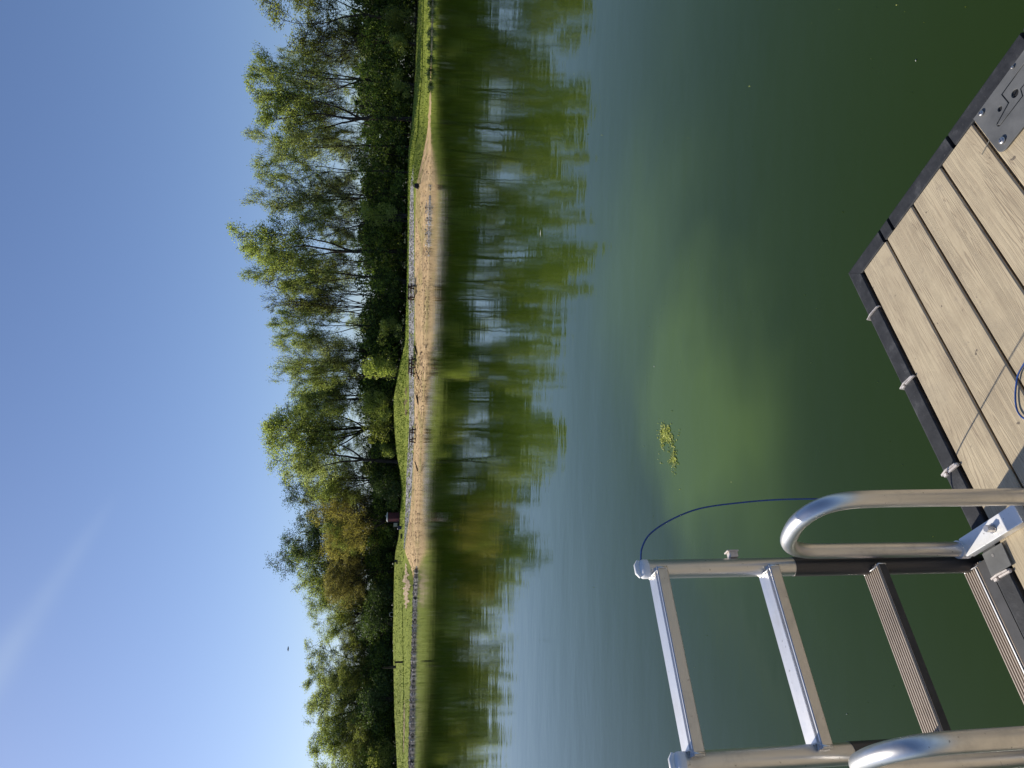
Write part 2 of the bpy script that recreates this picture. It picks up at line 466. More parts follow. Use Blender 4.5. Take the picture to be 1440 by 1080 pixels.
# ------------------------------------------------------------------ stones, tufts and litter of the bank (nobody could count them)
def rocks(name, pts, sizes, m, seed, flat=0.7, tones=None):
    rg = np.random.default_rng(seed)
    ico = np.array([(0, 0, 1), (1, 0, .1), (.3, .95, 0), (-.8, .6, .1), (-.8, -.6, 0), (.3, -.95, .1), (0, 0, -.6)], float)
    fi = np.array([(0, 1, 2), (0, 2, 3), (0, 3, 4), (0, 4, 5), (0, 5, 1), (6, 2, 1), (6, 3, 2), (6, 4, 3), (6, 5, 4), (6, 1, 5)])
    n = len(pts)
    a = rg.uniform(0, 2 * np.pi, n); ca, sa = np.cos(a), np.sin(a)
    sc = sizes[:, None] * rg.uniform(0.6, 1.2, (n, 3)) * np.array([1, 1, flat])
    v = ico[None] * (1 + rg.normal(0, .15, (n, 7, 1)))
    v = v * sc[:, None]
    x = v[..., 0] * ca[:, None] - v[..., 1] * sa[:, None]; y = v[..., 0] * sa[:, None] + v[..., 1] * ca[:, None]
    v = np.stack([x, y, v[..., 2]], -1) + pts[:, None]
    f = (fi[None] + (np.arange(n) * 7)[:, None, None]).reshape(-1, 3)
    t = np.repeat(rg.uniform(0, 1, n) if tones is None else tones, 10)
    return tag(link(name, fast_mesh(name, v.reshape(-1, 3), f, t), m), kind='stuff')
def scatter(n, y0, y1, t0, t1, seed, dz=0.0):
    rg = np.random.default_rng(seed)
    out = []
    for _ in range(n):
        out.append(bank(rg.uniform(y0, y1), rg.uniform(t0, t1)))
    p = np.array(out); p[:, 2] += dz; return p
rg0 = np.random.default_rng(7)
p = scatter(5200, 252, 772, 3.02, 3.98, 11); tag(rocks('gravel_stones', p, rg0.uniform(0.05, 0.15, len(p)), M_stone, 1), 'band of pale grey stones along the top of the sandy beach', 'stones')
p = np.vstack([scatter(2600, 808, 1300, 0.0, 1.0, 12), scatter(260, 800, 850, 0.1, 0.9, 13)])
tag(rocks('shore_rocks', p, rg0.uniform(0.10, 0.30, len(p)), M_rap, 2), 'line of dark and pale rocks edging the lawn at the water', 'rocks')
p = np.vstack([scatter(900, 275, 345, 0.3, 1.22, 14), scatter(120, 260, 360, 0.0, 1.1, 15)])
tag(rocks('shore_pebbles', p, rg0.uniform(0.04, 0.12, len(p)), M_stone, 3), 'patch of small pebbles at the waterline right of the tables', 'pebbles')
p = np.vstack([scatter(2600, 215, 830, 1.0, 1.95, 16, 0.005), scatter(700, 495, 560, 1.2, 1.95, 17, 0.02), scatter(500, 730, 830, 1.0, 2.0, 18, 0.02), scatter(700, 300, 800, 1.0, 1.25, 19, 0.02)])
tag(rocks('beach_litter', p, rg0.uniform(0.02, 0.10, len(p)), M_debris, 4, flat=0.4, tones=rg0.beta(0.5, 0.9, len(p))), 'brown twigs and scuffed clods scattered over the sand', 'litter')
def tufts(name, pts, hs, m, seed, wd=0.35):
    rg = np.random.default_rng(seed); n = len(pts)
    a = rg.uniform(0, np.pi, n); d = np.stack([np.cos(a), np.sin(a), 0 * a], 1) * (hs * wd)[:, None]
    lean = rg.normal(0, .25, (n, 3)) * hs[:, None]; lean[:, 2] = 0
    top = pts + np.array([0, 0, 1]) * hs[:, None] + lean
    v = np.stack([pts - d, pts + d, top], 1).reshape(-1, 3)
    f = np.arange(n * 3).reshape(-1, 3)
    return tag(link(name, fast_mesh(name, v, f, rg.uniform(0, 1, n)), m), kind='stuff')
p = np.vstack([scatter(16000, -150, 1250, 4.0, 5.0, 21), scatter(5000, -150, 262, 2.0, 4.0, 22), scatter(5000, 800, 1250, 1.0, 4.0, 23), scatter(400, 480, 530, 1.85, 3.0, 24),
               scatter(3500, 500, 720, 4.2, 5.0, 25)])
tag(tufts('grass', p, rg0.uniform(0.05, 0.20, len(p)), M_blade, 5), 'bright green grass on the far bank', 'grass')

# ------------------------------------------------------------------ trees
def leaves_mesh(name, cent, size, seed, tone):
    rg = np.random.default_rng(seed); n = len(cent)
    a = rg.normal(size=(n, 3)); a /= np.linalg.norm(a, axis=1)[:, None]
    b = rg.normal(size=(n, 3)); b -= a * (a * b).sum(1)[:, None]; b /= np.linalg.norm(b, axis=1)[:, None]
    s = (size * rg.uniform(0.6, 1.3, n))[:, None]
    v = np.stack([cent - a * s, cent - b * s * .55, cent + a * s, cent + b * s * .55], 1).reshape(-1, 3)
    f = np.arange(n * 4).reshape(-1, 4)
    return fast_mesh(name, v, f, tone)
def branch_mesh(name, segs):
    segs = np.array(segs); p0, p1, r0, r1 = segs[:, 0:3], segs[:, 3:6], segs[:, 6], segs[:, 7]
    d = p1 - p0; d /= np.maximum(np.linalg.norm(d, axis=1), 1e-6)[:, None]
    ref = np.where(np.abs(d[:, 2:3]) < 0.9, np.array([[0, 0, 1.0]]), np.array([[1.0, 0, 0]]))
    u = np.cross(d, ref); u /= np.linalg.norm(u, axis=1)[:, None]; w_ = np.cross(d, u)
    allv, allf = [], []; base = 0
    for big in (True, False):
        sel = (r0 > 0.06) if big else (r0 <= 0.06)
        k = 7 if big else 3; n = int(sel.sum())
        if not n: continue
        an = np.arange(k) * 2 * np.pi / k
        ring = u[sel][:, None] * np.cos(an)[None, :, None] + w_[sel][:, None] * np.sin(an)[None, :, None]
        a = p0[sel][:, None] + ring * r0[sel][:, None, None]; b = p1[sel][:, None] + ring * r1[sel][:, None, None]
        v = np.concatenate([a, b], 1).reshape(-1, 3)
        i = np.arange(k); j = (i + 1) % k
        q = np.stack([i, j, j + k, i + k], 1)
        f = (q[None] + (np.arange(n) * 2 * k)[:, None, None]).reshape(-1, 4) + base
        allv.append(v); allf.append(f); base += len(v)
    return fast_mesh(name, np.vstack(allv), np.vstack(allf), smooth=True)
def gen_tree(seed, H=20.0, fork=0.35, limbs=4, spread=0.35, lean=0.0, nleaf=9000, leaf=0.12, clump=0.30, r0=0.26, up=0.10, depth=4, droop=0.0, low=0.2, sideb=True):
    rg = random.Random(seed); segs = []; tips = []
    def grow(p, d, L, r, lev):
        n = 11 if lev == 0 else (6 if lev == 1 else (4 if lev == 2 else 2))
        st = L / n; q = Vector(p); d = Vector(d).normalized()
        for i in range(n):
            wob = 0.07 if lev == 0 else 0.17 + 0.03 * lev
            d = (d + Vector((rg.gauss(0, wob), rg.gauss(0, wob), rg.gauss(0, wob * .6) + up * (1 if lev < 3 else -droop)))).normalized()
            nr = r * (0.87 if lev == 0 else 0.86); q2 = q + d * st
            segs.append((*q, *q2, max(r * 1.25, 0.024), max(nr * 1.25, 0.020)))
            q, r = q2, nr
            if lev >= 2 or (lev == 1 and i >= 3) or (lev == 0 and i >= n - 3): tips.append((tuple(q), lev))
            if lev < depth and (i >= 1 or lev > 1):
                k = 1 if rg.random() < (0.9 if lev == 0 else 0.8) else 0
                if lev in (0, 1) and rg.random() < 0.45: k += 1
                if lev == 0 and i < n * low: k = 1 if rg.random() < .3 else 0
                for _ in range(k):
                    ax = d.orthogonal().normalized(); ax.rotate(Matrix.Rotation(rg.uniform(0, 6.283), 3, d))
                    ang = rg.uniform(0.45, 0.95)
                    nd = (d * math.cos(ang) + ax * math.sin(ang)).normalized()
                    fr = (1 - i / n * 0.45)
                    grow(q, nd, L * (rg.uniform(0.26, 0.46) if lev == 0 else rg.uniform(0.38, 0.62)) * fr, r * rg.uniform(0.4, 0.6), lev + 1)
    tr = H * fork
    q = Vector((0, 0, -0.5)); d = Vector((lean, rg.gauss(0, .04), 1)).normalized(); r = r0
    n = 6
    for i in range(n):
        q2 = q + d * (tr + .5) / n; segs.append((*q, *q2, r * (1.35 if i == 0 else 1), r * 0.96)); q = q2; r *= 0.96
        d = (d + Vector((rg.gauss(0, .035), rg.gauss(0, .035), 0.03))).normalized()
        if i > 2 and rg.random() < 0.35:
            a = rg.uniform(0, 6.283); grow(q, (math.cos(a), math.sin(a), .6), H * 0.13, r * .25, 2)
    for k in range(limbs):
        a = 6.283 * k / limbs + rg.uniform(-.5, .5); s = spread * rg.uniform(0.5, 1.25)
        if k == 0: s *= 0.25
        nd = d + Vector((math.cos(a) * s, math.sin(a) * s, 0))
        grow(q, nd, (H - tr) * rg.uniform(0.72, 1.0) * (1.0 if k == 0 else 0.92), r * (0.72 if k == 0 else 0.58), 0 if k == 0 else 0)
    T = np.array([t[0] for t in tips])
    g = np.random.default_rng(seed)
    cl = g.uniform(0, 1, len(T)) ** 2.2 + 0.05          # some twigs carry many leaves, some few
    cl /= cl.sum()
    idx = g.choice(len(T), nleaf, p=cl)
    cent = T[idx] + g.normal(0, clump, (nleaf, 3)) * np.array([1, 1, .8])
    tone = np.clip(g.uniform(0, 1, len(T))[idx] * .6 + g.uniform(0, 1, nleaf) * .4, 0, 1)
    return branch_mesh('tree_trunk', segs), leaves_mesh('tree_crown', cent, leaf, seed, tone), segs, cent
VAR = {}
def variant(key, **k):
    a, b, segs, cent = gen_tree(**k)
    a.materials.append(M_bark); b.materials.append(LEAF['spring'])
    zt = float(np.percentile(cent[:, 2], 99.6)); xr = float(np.percentile(np.abs(cent[:, 0]), 95))
    VAR[key] = (a, b, zt, xr)
variant('tall1', seed=3, fork=0.24, limbs=3, spread=0.32, nleaf=13300, leaf=0.099)
variant('tall2', seed=11, fork=0.32, limbs=3, spread=0.36, nleaf=11900, leaf=0.099)
variant('tall3', seed=24, fork=0.20, limbs=4, spread=0.32, nleaf=13300, leaf=0.099)
variant('tall4', seed=37, fork=0.28, limbs=3, spread=0.36, lean=0.06, nleaf=11900, leaf=0.099)
variant('tall5', seed=45, fork=0.16, limbs=3, spread=0.26, nleaf=11200, leaf=0.099)
variant('thin1', seed=41, fork=0.34, limbs=2, spread=0.22, nleaf=7278, leaf=0.095, r0=0.16)
variant('thin2', seed=52, fork=0.26, limbs=2, spread=0.25, nleaf=5880, leaf=0.095, r0=0.15)
variant('bare', seed=61, fork=0.22, limbs=4, spread=0.38, nleaf=4760, leaf=0.086, r0=0.2)
variant('round1', seed=71, fork=0.18, limbs=6, spread=0.75, nleaf=29750, leaf=0.107, clump=0.38, up=0.07, low=0.1)
variant('round2', seed=83, fork=0.20, limbs=6, spread=0.65, nleaf=28000, leaf=0.107, clump=0.38, up=0.09, low=0.1)
variant('willow', seed=97, fork=0.22, limbs=5, spread=0.55, nleaf=28000, leaf=0.086, clump=0.42, up=0.06, droop=1.2, low=0.1)
variant('low1', seed=101, fork=0.12, limbs=7, spread=0.9, nleaf=22750, leaf=0.120, clump=0.45, up=0.05, low=0.0, r0=0.2)

def place_tree(name, py, top, hw, back, key, leaf, label, cat='tree', group=None, rz=None, trunk_m=None):
    """py, top = sight line of the crown's top; hw = half width of the crown as seen; back = metres behind the lawn's back edge"""
    P = bank(py, 5 + back + (9 if py > 770 else 6))
    a, b, zt, xr = VAR[key]
    T = atY(top, py, P[1])
    P[0] = T[0]
    half = hw * P[1] / F * 1.2
    r = empty(name, tuple(P), rz if rz is not None else (py * 1.7) % 6.28)
    sz = (T[2] - P[2]) / zt
    sx = half / xr
    sx = min(max(sx, sz * 0.35), sz * 1.6)
    for nm, me in (('trunk', a), ('crown', b)):
        o = bpy.data.objects.new(nm, me); COL.objects.link(o); o.parent = r; o.scale = (sx, sx, sz)
        if nm == 'crown':
            o['kind'] = 'stuff'
            o.material_slots[0].link = 'OBJECT'; o.material_slots[0].material = LEAF[leaf]
    tag(r, label, cat, group); return r
G1 = 'tall trees in the row behind the beach'
TREES = [
    (-120, 350, 60, 6, 'tall3', 'olive', 'tall olive-green tree beyond the right end of the lawn, mostly out of view'),
    (-45, 355, 45, 4, 'tall1', 'olive', 'dense olive-green tree just past the right edge of the view'),
    (5, 358, 42, 3, 'thin1', 'olive', 'rightmost tree in full view, dense olive crown on one straight pale trunk'),
    (48, 415, 28, 6, 'bare', 'olive', 'shorter dark many-stemmed tree left of the rightmost straight-trunked tree'),
    (100, 348, 34, 5, 'tall4', 'spring', 'tall tree with a thick dark leaning trunk above the right lawn'),
    (150, 352, 26, 3, 'tall2', 'spring', 'tall tree with forked trunk just left of the thick leaning one'),
    (190, 343, 24, 6, 'tall1', 'pale', 'tall pale-leaved tree above the right end of the sand'),
    (228, 352, 22, 4, 'thin1', 'spring', 'slim tall tree right of the small black bag on the beach'),
    (264, 346, 26, 6, 'tall3', 'pale', 'tall pale tree with a rounded top directly above the small black bag'),
    (300, 372, 22, 3, 'thin2', 'spring', 'slim leafy tree left of the small black bag, lower than its neighbours'),
    (342, 329, 26, 5, 'tall2', 'spring', 'tallest tree of all, its ragged crown rising above the row'),
    (384, 341, 26, 4, 'tall1', 'spring', 'tall tree with a broad dark forked trunk right above the rightmost picnic table'),
    (424, 366, 26, 6, 'bare', 'olive', 'half-bare tree with a fan of fine grey twigs at its top'),
    (455, 378, 22, 4, 'tall4', 'spring', 'leafy tree between the first and second picnic tables from the right'),
    (492, 380, 24, 5, 'willow', 'pale', 'pale feathery tree right of the middle picnic table'),
    (527, 384, 22, 1, 'tall3', 'spring', 'feathery tree whose dark trunk stands at the right end of the grassy mound'),
    (556, 408, 22, 6, 'willow', 'spring', 'lower light green tree filling the gap behind the grassy mound'),
    (602, 371, 42, 8, 'round2', 'spring', 'broad round-topped tree with a fan of dark limbs above the grassy mound'),
    (648, 404, 28, 1, 'tall2', 'pale', 'yellow-green tree with a leaning trunk at the left end of the grassy mound'),
    (676, 412, 24, 6, 'willow', 'spring', 'light green tree just left of the leaning-trunked one'),
    (700, 425, 20, 8, 'bare', 'olive', 'nearly bare small-topped tree right of the golden tree'),
    (735, 440, 34, 2, 'round1', 'gold', 'golden-leaved tree above the dark red toilet cabin'),
    (752, 381, 48, 22, 'round1', 'deep', 'big dark green round tree rising far behind the golden one'),
    (790, 414, 30, 14, 'willow', 'spring', 'light green tree in front of the dark round one, left of the golden tree'),
    (805, 456, 32, 2, 'round2', 'rust', 'brownish-leaved tree left of the golden one above the charcoal grill'),
    (842, 414, 32, 9, 'tall3', 'spring', 'bright yellow-green tree left of the brownish tree'),
    (868, 428, 24, 6, 'willow', 'spring', 'feathery yellow-green tree beside the deep notch in the tree line'),
    (896, 478, 22, 5, 'bare', 'olive', 'low twiggy tree in the deep notch of the tree line'),
    (934, 426, 24, 14, 'tall2', 'pale', 'tall pale tree just left of the deep notch'),
    (938, 476, 26, 3, 'round2', 'olive', 'low rounded olive tree behind the dark wooden post'),
    (965, 438, 26, 10, 'willow', 'pale', 'hazy pale green tree left of the post on the lawn'),
    (1000, 432, 30, 7, 'tall3', 'spring', 'wide green tree with many dark rising limbs near the left edge'),
    (1046, 436, 32, 9, 'tall1', 'pale', 'leftmost tall tree in full view with a leaning dark limb'),
    (1040, 480, 30, 2, 'round1', 'olive', 'low rounded olive tree at the left end of the lawn'),
    (1100, 432, 40, 7, 'round2', 'spring', 'green tree cut by the left edge of the view'),
    (1180, 425, 50, 7, 'tall3', 'spring', 'tree standing beyond the left edge of the view'),
]
for (py, top, hw, back, key, leaf, lab) in TREES:
    place_tree('tree', py, top, hw, back, key, leaf, lab, group=None)
# slim trees filling the row behind, which nothing tells apart
gr = random.Random(5)
ONES = ['', 'first', 'second', 'third', 'fourth', 'fifth', 'sixth', 'seventh', 'eighth', 'ninth', 'tenth', 'eleventh', 'twelfth', 'thirteenth', 'fourteenth', 'fifteenth', 'sixteenth', 'seventeenth', 'eighteenth', 'nineteenth']
def nth(n):
    if n < 20: return ONES[n]
    t, u = divmod(n, 10); T = {2: 'twent', 3: 'thirt', 4: 'fort', 5: 'fift', 6: 'sixt'}[t]
    return T + 'ieth' if u == 0 else T + 'y-' + ONES[u]
def near(py):
    for lim, w_ in ((60, 'above the shoreline plants'), (215, 'above the right lawn'), (300, 'above the black bag'), (380, 'above the pebbly shore'), (450, 'above the right picnic table'), (530, 'above the middle picnic table'),
                    (650, 'above the grassy mound'), (700, 'right of the golden tree'), (780, 'above the red cabin'), (860, 'above the sandy patch'), (920, 'at the notch in the tree line'), (990, 'above the lone post')):
        if py < lim: return w_
    return 'above the left lawn'
for ti, py in enumerate(np.arange(16, 700, 12.5)):
    py = float(py) + gr.uniform(-6, 6)
    base = np.interp(py, [t[0] for t in TREES], [t[1] for t in TREES])
    place_tree('slim_tree', py, base + gr.choice([gr.uniform(15, 45), gr.uniform(55, 100), gr.uniform(95, 135)]), gr.uniform(12, 19), gr.uniform(5, 17), gr.choice(['thin1', 'thin2', 'thin2', 'bare', 'tall4']), gr.choice(['spring', 'olive', 'pale', 'spring']),
               'slim tree behind the front row, %s from the right, %s' % (nth(ti + 1), near(py)), group='slim trees in the thicket behind the row')
for ti, py in enumerate(np.arange(700, 1200, 26)):
    py = float(py) + gr.uniform(-8, 8)
    base = np.interp(py, [t[0] for t in TREES], [t[1] for t in TREES])
    place_tree('background_tree', py, max(base + 15, 440) + gr.uniform(10, 40), gr.uniform(20, 28), gr.uniform(8, 22), gr.choice(['round1', 'round2', 'willow', 'low1']), gr.choice(['spring', 'deep', 'olive', 'deep']),
               'green tree deep in left woods, %s from right, %s' % (nth(ti + 1), near(py)), group='filling trees of the left woods')

# dense undergrowth: one thicket of leaves, with twigs
def thicket(name, y0, y1, n_clump, per, seed, topf, back0, back1, leaf, m, label, hmin=0.0):
    g = np.random.default_rng(seed); C, Tn = [], []
    for _ in range(n_clump):
        py = g.uniform(y0, y1); bk = g.uniform(back0, back1)
        P = bank(py, 5 + bk)
        top = atY(topf(py) + 9 * math.sin(py * .09) * math.sin(py * .037 + 1) + g.uniform(-13, 9), py, P[1])[2]
        h = max(top - P[2], 1.0)
        zc = P[2] + h * (hmin + (1 - hmin) * g.uniform(0.03, 0.95) ** 0.9)
        rad = g.uniform(0.5, 1.3)
        c = np.array([P[0], P[1], zc])
        k = int(per * rad ** 2)
        d = g.normal(size=(k, 3)); d /= np.linalg.norm(d, axis=1)[:, None]
        rr = rad * g.uniform(0.55, 1.1, k) ** 0.6
        C.append(c + d * rr[:, None] * np.array([1, 1, .75])); Tn.append(np.clip(g.uniform(0, 1) * .7 + g.uniform(0, .4, k), 0, 1))
    C = np.vstack(C); Tn = np.concatenate(Tn)
    o = link(name, leaves_mesh(name, C, leaf, seed, Tn), m)
    return tag(o, label, 'undergrowth', kind='stuff')
topf = lambda y: np.interp(y, [-420, 0, 60, 140, 250, 350, 420, 500, 560, 640, 700, 760, 900, 1080, 1500], [500, 496, 505, 512, 505, 508, 512, 505, 512, 520, 515, 520, 512, 510, 505])
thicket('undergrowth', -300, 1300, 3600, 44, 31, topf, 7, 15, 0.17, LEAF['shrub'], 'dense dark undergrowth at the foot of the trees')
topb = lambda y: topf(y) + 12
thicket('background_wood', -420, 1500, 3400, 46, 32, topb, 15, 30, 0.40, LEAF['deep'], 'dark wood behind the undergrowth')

# individual shrubs at the front of the wood
def shrub(py, base, top, hw, leaf, label, n=2600, seed=1, group=None):
    g = np.random.default_rng(seed)
    P = bank(py, 11.0); T = atY(top, py, P[1]); B = atY(base, py, P[1]); h = T[2] - P[2]; hf = hw * P[1] / F
    P[0] = T[0]
    r = empty('shrub', tuple(P))
    k = 16; cen = np.stack([g.normal(0, hf * .45, k), g.normal(0, hf * .4, k), h * g.uniform(.18, .88, k)], 1)
    rad = g.uniform(.22, .42, k) * min(hf * 1.4, h)
    idx = g.integers(0, k, n); d = g.normal(size=(n, 3)); d /= np.linalg.norm(d, axis=1)[:, None]
    c = cen[idx] + d * (rad[idx] * g.uniform(.6, 1.1, n))[:, None]; c[:, 2] = np.maximum(c[:, 2], 0.05)
    tag(link('foliage', leaves_mesh('shrub_foliage', c, 0.13, seed, np.clip(g.uniform(0, 1, k)[idx] * .6 + g.uniform(0, .4, n), 0, 1)), LEAF[leaf], r), kind='stuff')
    mb = MB()
    for i in range(0, k, 2):
        a = Vector((g.normal(0, .15), g.normal(0, .15), -.1)); e = Vector(cen[i])
        mid = (a + e) / 2 + Vector((g.normal(0, .15), g.normal(0, .15), .2))
        mb.tube([a, mid, e], [.05, .035, .015], 5, False)
    tag(mb.build('stems', M_bark, r), kind='stuff')
    return tag(r, label, 'shrub', group)
shrub(28, 587, 538, 18, 'olive', 'bright leafy shrub at the far right end of the lawn', 3000, 1)
shrub(58, 585, 545, 14, 'spring', 'light green arching shrub left of the rightmost bright one', 2200, 2)
shrub(118, 582, 552, 12, 'spring', 'thin reedy light green bush below the thick leaning trunk', 1500, 3)
shrub(300, 573, 500, 14, 'spring', 'tall leafy sapling above the right end of the gravel band', 2000, 4)
shrub(395, 572, 520, 18, 'shrub', 'dark bush behind the rightmost picnic table', 2400, 5)
shrub(462, 570, 532, 14, 'spring', 'light green bush between the two right picnic tables', 1700, 6)
shrub(515, 562, 506, 20, 'spring', 'leafy light green bush right of the trunk on the grassy mound', 3200, 7)
shrub(565, 554, 508, 22, 'spring', 'full mid-green bush at the top of the grassy mound', 3600, 8)
shrub(600, 554, 512, 20, 'olive', 'rounded bush left of the full one on the grassy mound', 3000, 9)
shrub(632, 556, 532, 12, 'spring', 'small pale bush beside the leaning trunk', 1400, 10)
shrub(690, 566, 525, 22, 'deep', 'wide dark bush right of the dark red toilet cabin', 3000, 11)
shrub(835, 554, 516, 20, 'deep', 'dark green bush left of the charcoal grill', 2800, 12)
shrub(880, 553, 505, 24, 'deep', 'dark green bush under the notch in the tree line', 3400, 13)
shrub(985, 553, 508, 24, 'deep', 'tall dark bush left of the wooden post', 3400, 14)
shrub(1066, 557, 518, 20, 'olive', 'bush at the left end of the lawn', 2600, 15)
# low plants in the water's edge at the right
def reed(py, hpx, wpx, seed, label):
    g = np.random.default_rng(seed); P = bank(py, 0.3); n = 260
    hf = wpx * P[1] / F / 2; h = hpx * P[1] / F
    a = np.stack([g.normal(0, hf * .5, n), g.normal(0, .25, n), np.zeros(n)], 1)
    hh = h * g.uniform(.3, 1, n) * np.exp(-(a[:, 0] / hf) ** 2)
    r = empty('waterside_plant', tuple(P))
    c = a + np.array([0, 0, 1]) * (hh * g.uniform(.2, 1, n))[:, None]
    tag(link('leaf_clump', leaves_mesh('waterside_leaf_clump', c, 0.10, seed, g.uniform(0, .7, n)), LEAF['deep'], r), kind='stuff')
    mb = MB()
    for i in range(6): mb.tube([a[i], a[i] + np.array([0.02, 0, .5 * h]), a[i] + np.array([.05, 0, h * .8])], [.02, .015, .006], 4, False)
    tag(mb.build('stems', M_bark, r), kind='stuff')
    return tag(r, label, 'plant')
reed(6, 9, 16, 1, 'rightmost dark waterside plant at the edge of the view')
reed(22, 7, 18, 2, 'low dark waterside plant second from the right')
reed(46, 9, 14, 3, 'dark waterside plant in the middle of the right shoreline row')
reed(64, 8, 16, 4, 'dark waterside plant next to the pale log on its right side')
reed(85, 7, 14, 5, 'small dark waterside plant above the middle of the pale log')
reed(104, 10, 18, 6, 'spreading dark waterside plant, largest and near the left end of the row')
reed(122, 5, 12, 7, 'lowest dark waterside plant, leftmost of the row before the sand')
# pale pole floating along the right shoreline
M_pole = mat('pale_wood', rough=0.8, build=mottle((0.45, 0.36, 0.18), (0.62, 0.52, 0.28), 3.0))
mb = MB(); A = bank(-60, 0); B = bank(92, 0)
mb.tube([(A[0], A[1] - .3, .02), ((A[0] + B[0]) / 2, (A[1] + B[1]) / 2 - .3, .03), (B[0], B[1] - .3, .02)], [.06, .055, .03], 8)
tag(mb.build('floating_pole', M_pole), 'long pale pole lying in the water along the right shore', 'pole')

# ------------------------------------------------------------------ things on the far bank
M_dkwood = mat('dark_brown_wood', rough=0.8, build=mottle((0.035, 0.018, 0.012), (0.075, 0.038, 0.026), 4.0))
M_blackm = mat('black_metal', (0.015, 0.015, 0.016), 0.5)
M_maroon = mat('maroon_plastic', rough=0.45, build=mottle((0.075, 0.014, 0.022), (0.11, 0.02, 0.03), 2.0))
M_white = mat('white_plastic', (0.72, 0.72, 0.72), 0.5)
M_grey = mat('grey_sign', rough=0.6, build=mottle((0.20, 0.20, 0.19), (0.33, 0.33, 0.32), 6.0))
M_navy = mat('navy_plastic', (0.02, 0.025, 0.10), 0.45)
M_fabric = mat('black_fabric', (0.012, 0.012, 0.016), 0.85)

def picnic(py, px, rz, label):
    P = ground(px, py)
    r = empty('picnic_table', tuple(P), rz); tag(r, label, 'picnic table', 'picnic tables on the beach')
    for i in range(5): MB().box((0, -.3 + i * .15, .76), (1.85, .135, .11), bev=.006).build('tabletop_plank', M_dkwood, r)
    for s in (-1, 1):
        for j in (0, 1): MB().box((0, s * (.68 + j * .15), .45), (1.85, .135, .10), bev=.006).build('seat_plank', M_dkwood, r)
    for x in (-.65, .65):
        for s in (-1, 1): MB().bar((x, s * .25, .73), (x, s * .62, 0), .13, .08).build('leg', M_dkwood, r)
        MB().bar((x + .05, -.86, .40), (x + .05, .86, .40), .07, .12).build('seat_beam', M_dkwood, r)
        MB().bar((x + .05, -.36, .715), (x + .05, .36, .715), .045, .07).build('top_beam', M_dkwood, r)
        MB().bar((x, 0, .42), (x * .25, 0, .72), .04, .04).build('brace', M_dkwood, r)
    return r
picnic(412, 583.6, R(8), 'rightmost dark brown picnic table on the sand, nearest the small black bag')
picnic(515, 584.4, R(38), 'middle dark brown picnic table, with driftwood in the sand in front of it')
picnic(613, 584.6, R(28), 'leftmost dark brown picnic table, below the left half of the grassy mound')

# small black bag slumped on the sand, its two handles standing up
P = ground(589.2, 262); r = empty('bag', tuple(P), R(12)); tag(r, 'small slumped black bag on the grassy sand at the right end of the beach', 'bag')
mb = MB(); n_ = 12; rings = []
for zz, rx, ry, ox in ((0, .30, .17, 0), (.06, .34, .20, .01), (.18, .33, .19, .02), (.30, .29, .15, .03), (.40, .24, .10, .05), (.45, .19, .04, .07)):
    rings.append([(ox + rx * math.cos(a) * (1 + .06 * math.sin(3 * a + zz * 9)), ry * math.sin(a), zz + .05 * math.cos(2 * a) * (zz > .2)) for a in np.linspace(0, 2 * math.pi, n_ + 1)[:-1]])
pts_ = [q for g_ in rings for q in g_]
fs_ = [(k * n_ + i, k * n_ + (i + 1) % n_, (k + 1) * n_ + (i + 1) % n_, (k + 1) * n_ + i) for k in range(5) for i in range(n_)] + [tuple(range(n_))[::-1], tuple(range(5 * n_, 6 * n_))]
mb.add(pts_, fs_, True); mb.build('bag_body', M_fabric, r)
for sy in (-1, 1):
    MB().tube([(-.08 + .15 * (1 - math.cos(a)), sy * .05, .40 + .16 * math.sin(a)) for a in np.linspace(0, math.pi, 9)], .014, 6).build('handle', M_fabric, r)

# maroon portable toilet with a white roof
P = ground(564.5, 727); P[1] += 6; zb = atY(562.6, 727, P[1])
P = zb; r = empty('portable_toilet', tuple(P), R(38)); tag(r, 'dark red portable toilet cabin with a white roof under the golden tree', 'portable toilet')
MB().box((0, 0, .06), (1.16, 1.16, .12), bev=.02).build('base', M_blackm, r)
for (c, d) in (((0, .54, 1.07), (1.1, .04, 1.9)), ((.54, 0, 1.07), (.04, 1.03, 1.9)), ((-.54, 0, 1.07), (.04, 1.03, 1.9))):
    MB().box(c, d, bev=.01).build('wall_panel', M_maroon, r)
dr = MB().box((0, -.55, 1.05), (1.0, .05, 1.82), bev=.01).build('door', M_maroon, r)
MB().box((.36, -.585, 1.05), (.05, .03, .16)).build('handle', M_blackm, dr)
mb = MB(); mb.prism([(-.6, 2.02), (.6, 2.02), (.6, 2.1), (.3, 2.25), (-.3, 2.25), (-.6, 2.1)], 'y', -.6, .6); mb.build('roof', M_white, r)
MB().tube([(.4, .4, 2.08), (.4, .4, 2.42)], .05, 8).build('vent_pipe', M_white, r)
# info sign
zb = atY(563.5, 738, P[1] - 2); r = empty('sign', tuple(zb), R(-10)); tag(r, 'small grey sign board beside the dark red toilet cabin', 'sign')
MB().box((0, 0, .85), (.62, .04, .62), bev=.01).build('board', M_grey, r)
for sx in (-1, 1): MB().tube([(sx * .24, .04, -.3), (sx * .24, .04, 1.1)], .025, 6).build('post', M_blackm, r)
# navy litter bin
zb = atY(566.6, 742, P[1] - 8); r = empty('litter_bin', tuple(zb)); tag(r, 'dark blue litter bin on the grass below the grey sign', 'litter bin')
mb = MB(); mb.tube([(0, 0, 0), (0, 0, .05), (0, 0, .75)], [.26, .28, .31], 14); mb.build('barrel', M_navy, r)
mb = MB(); mb.tube([(0, 0, .75), (0, 0, .79), (0, 0, .88)], [.33, .33, .18], 14); mb.build('lid', M_blackm, r)
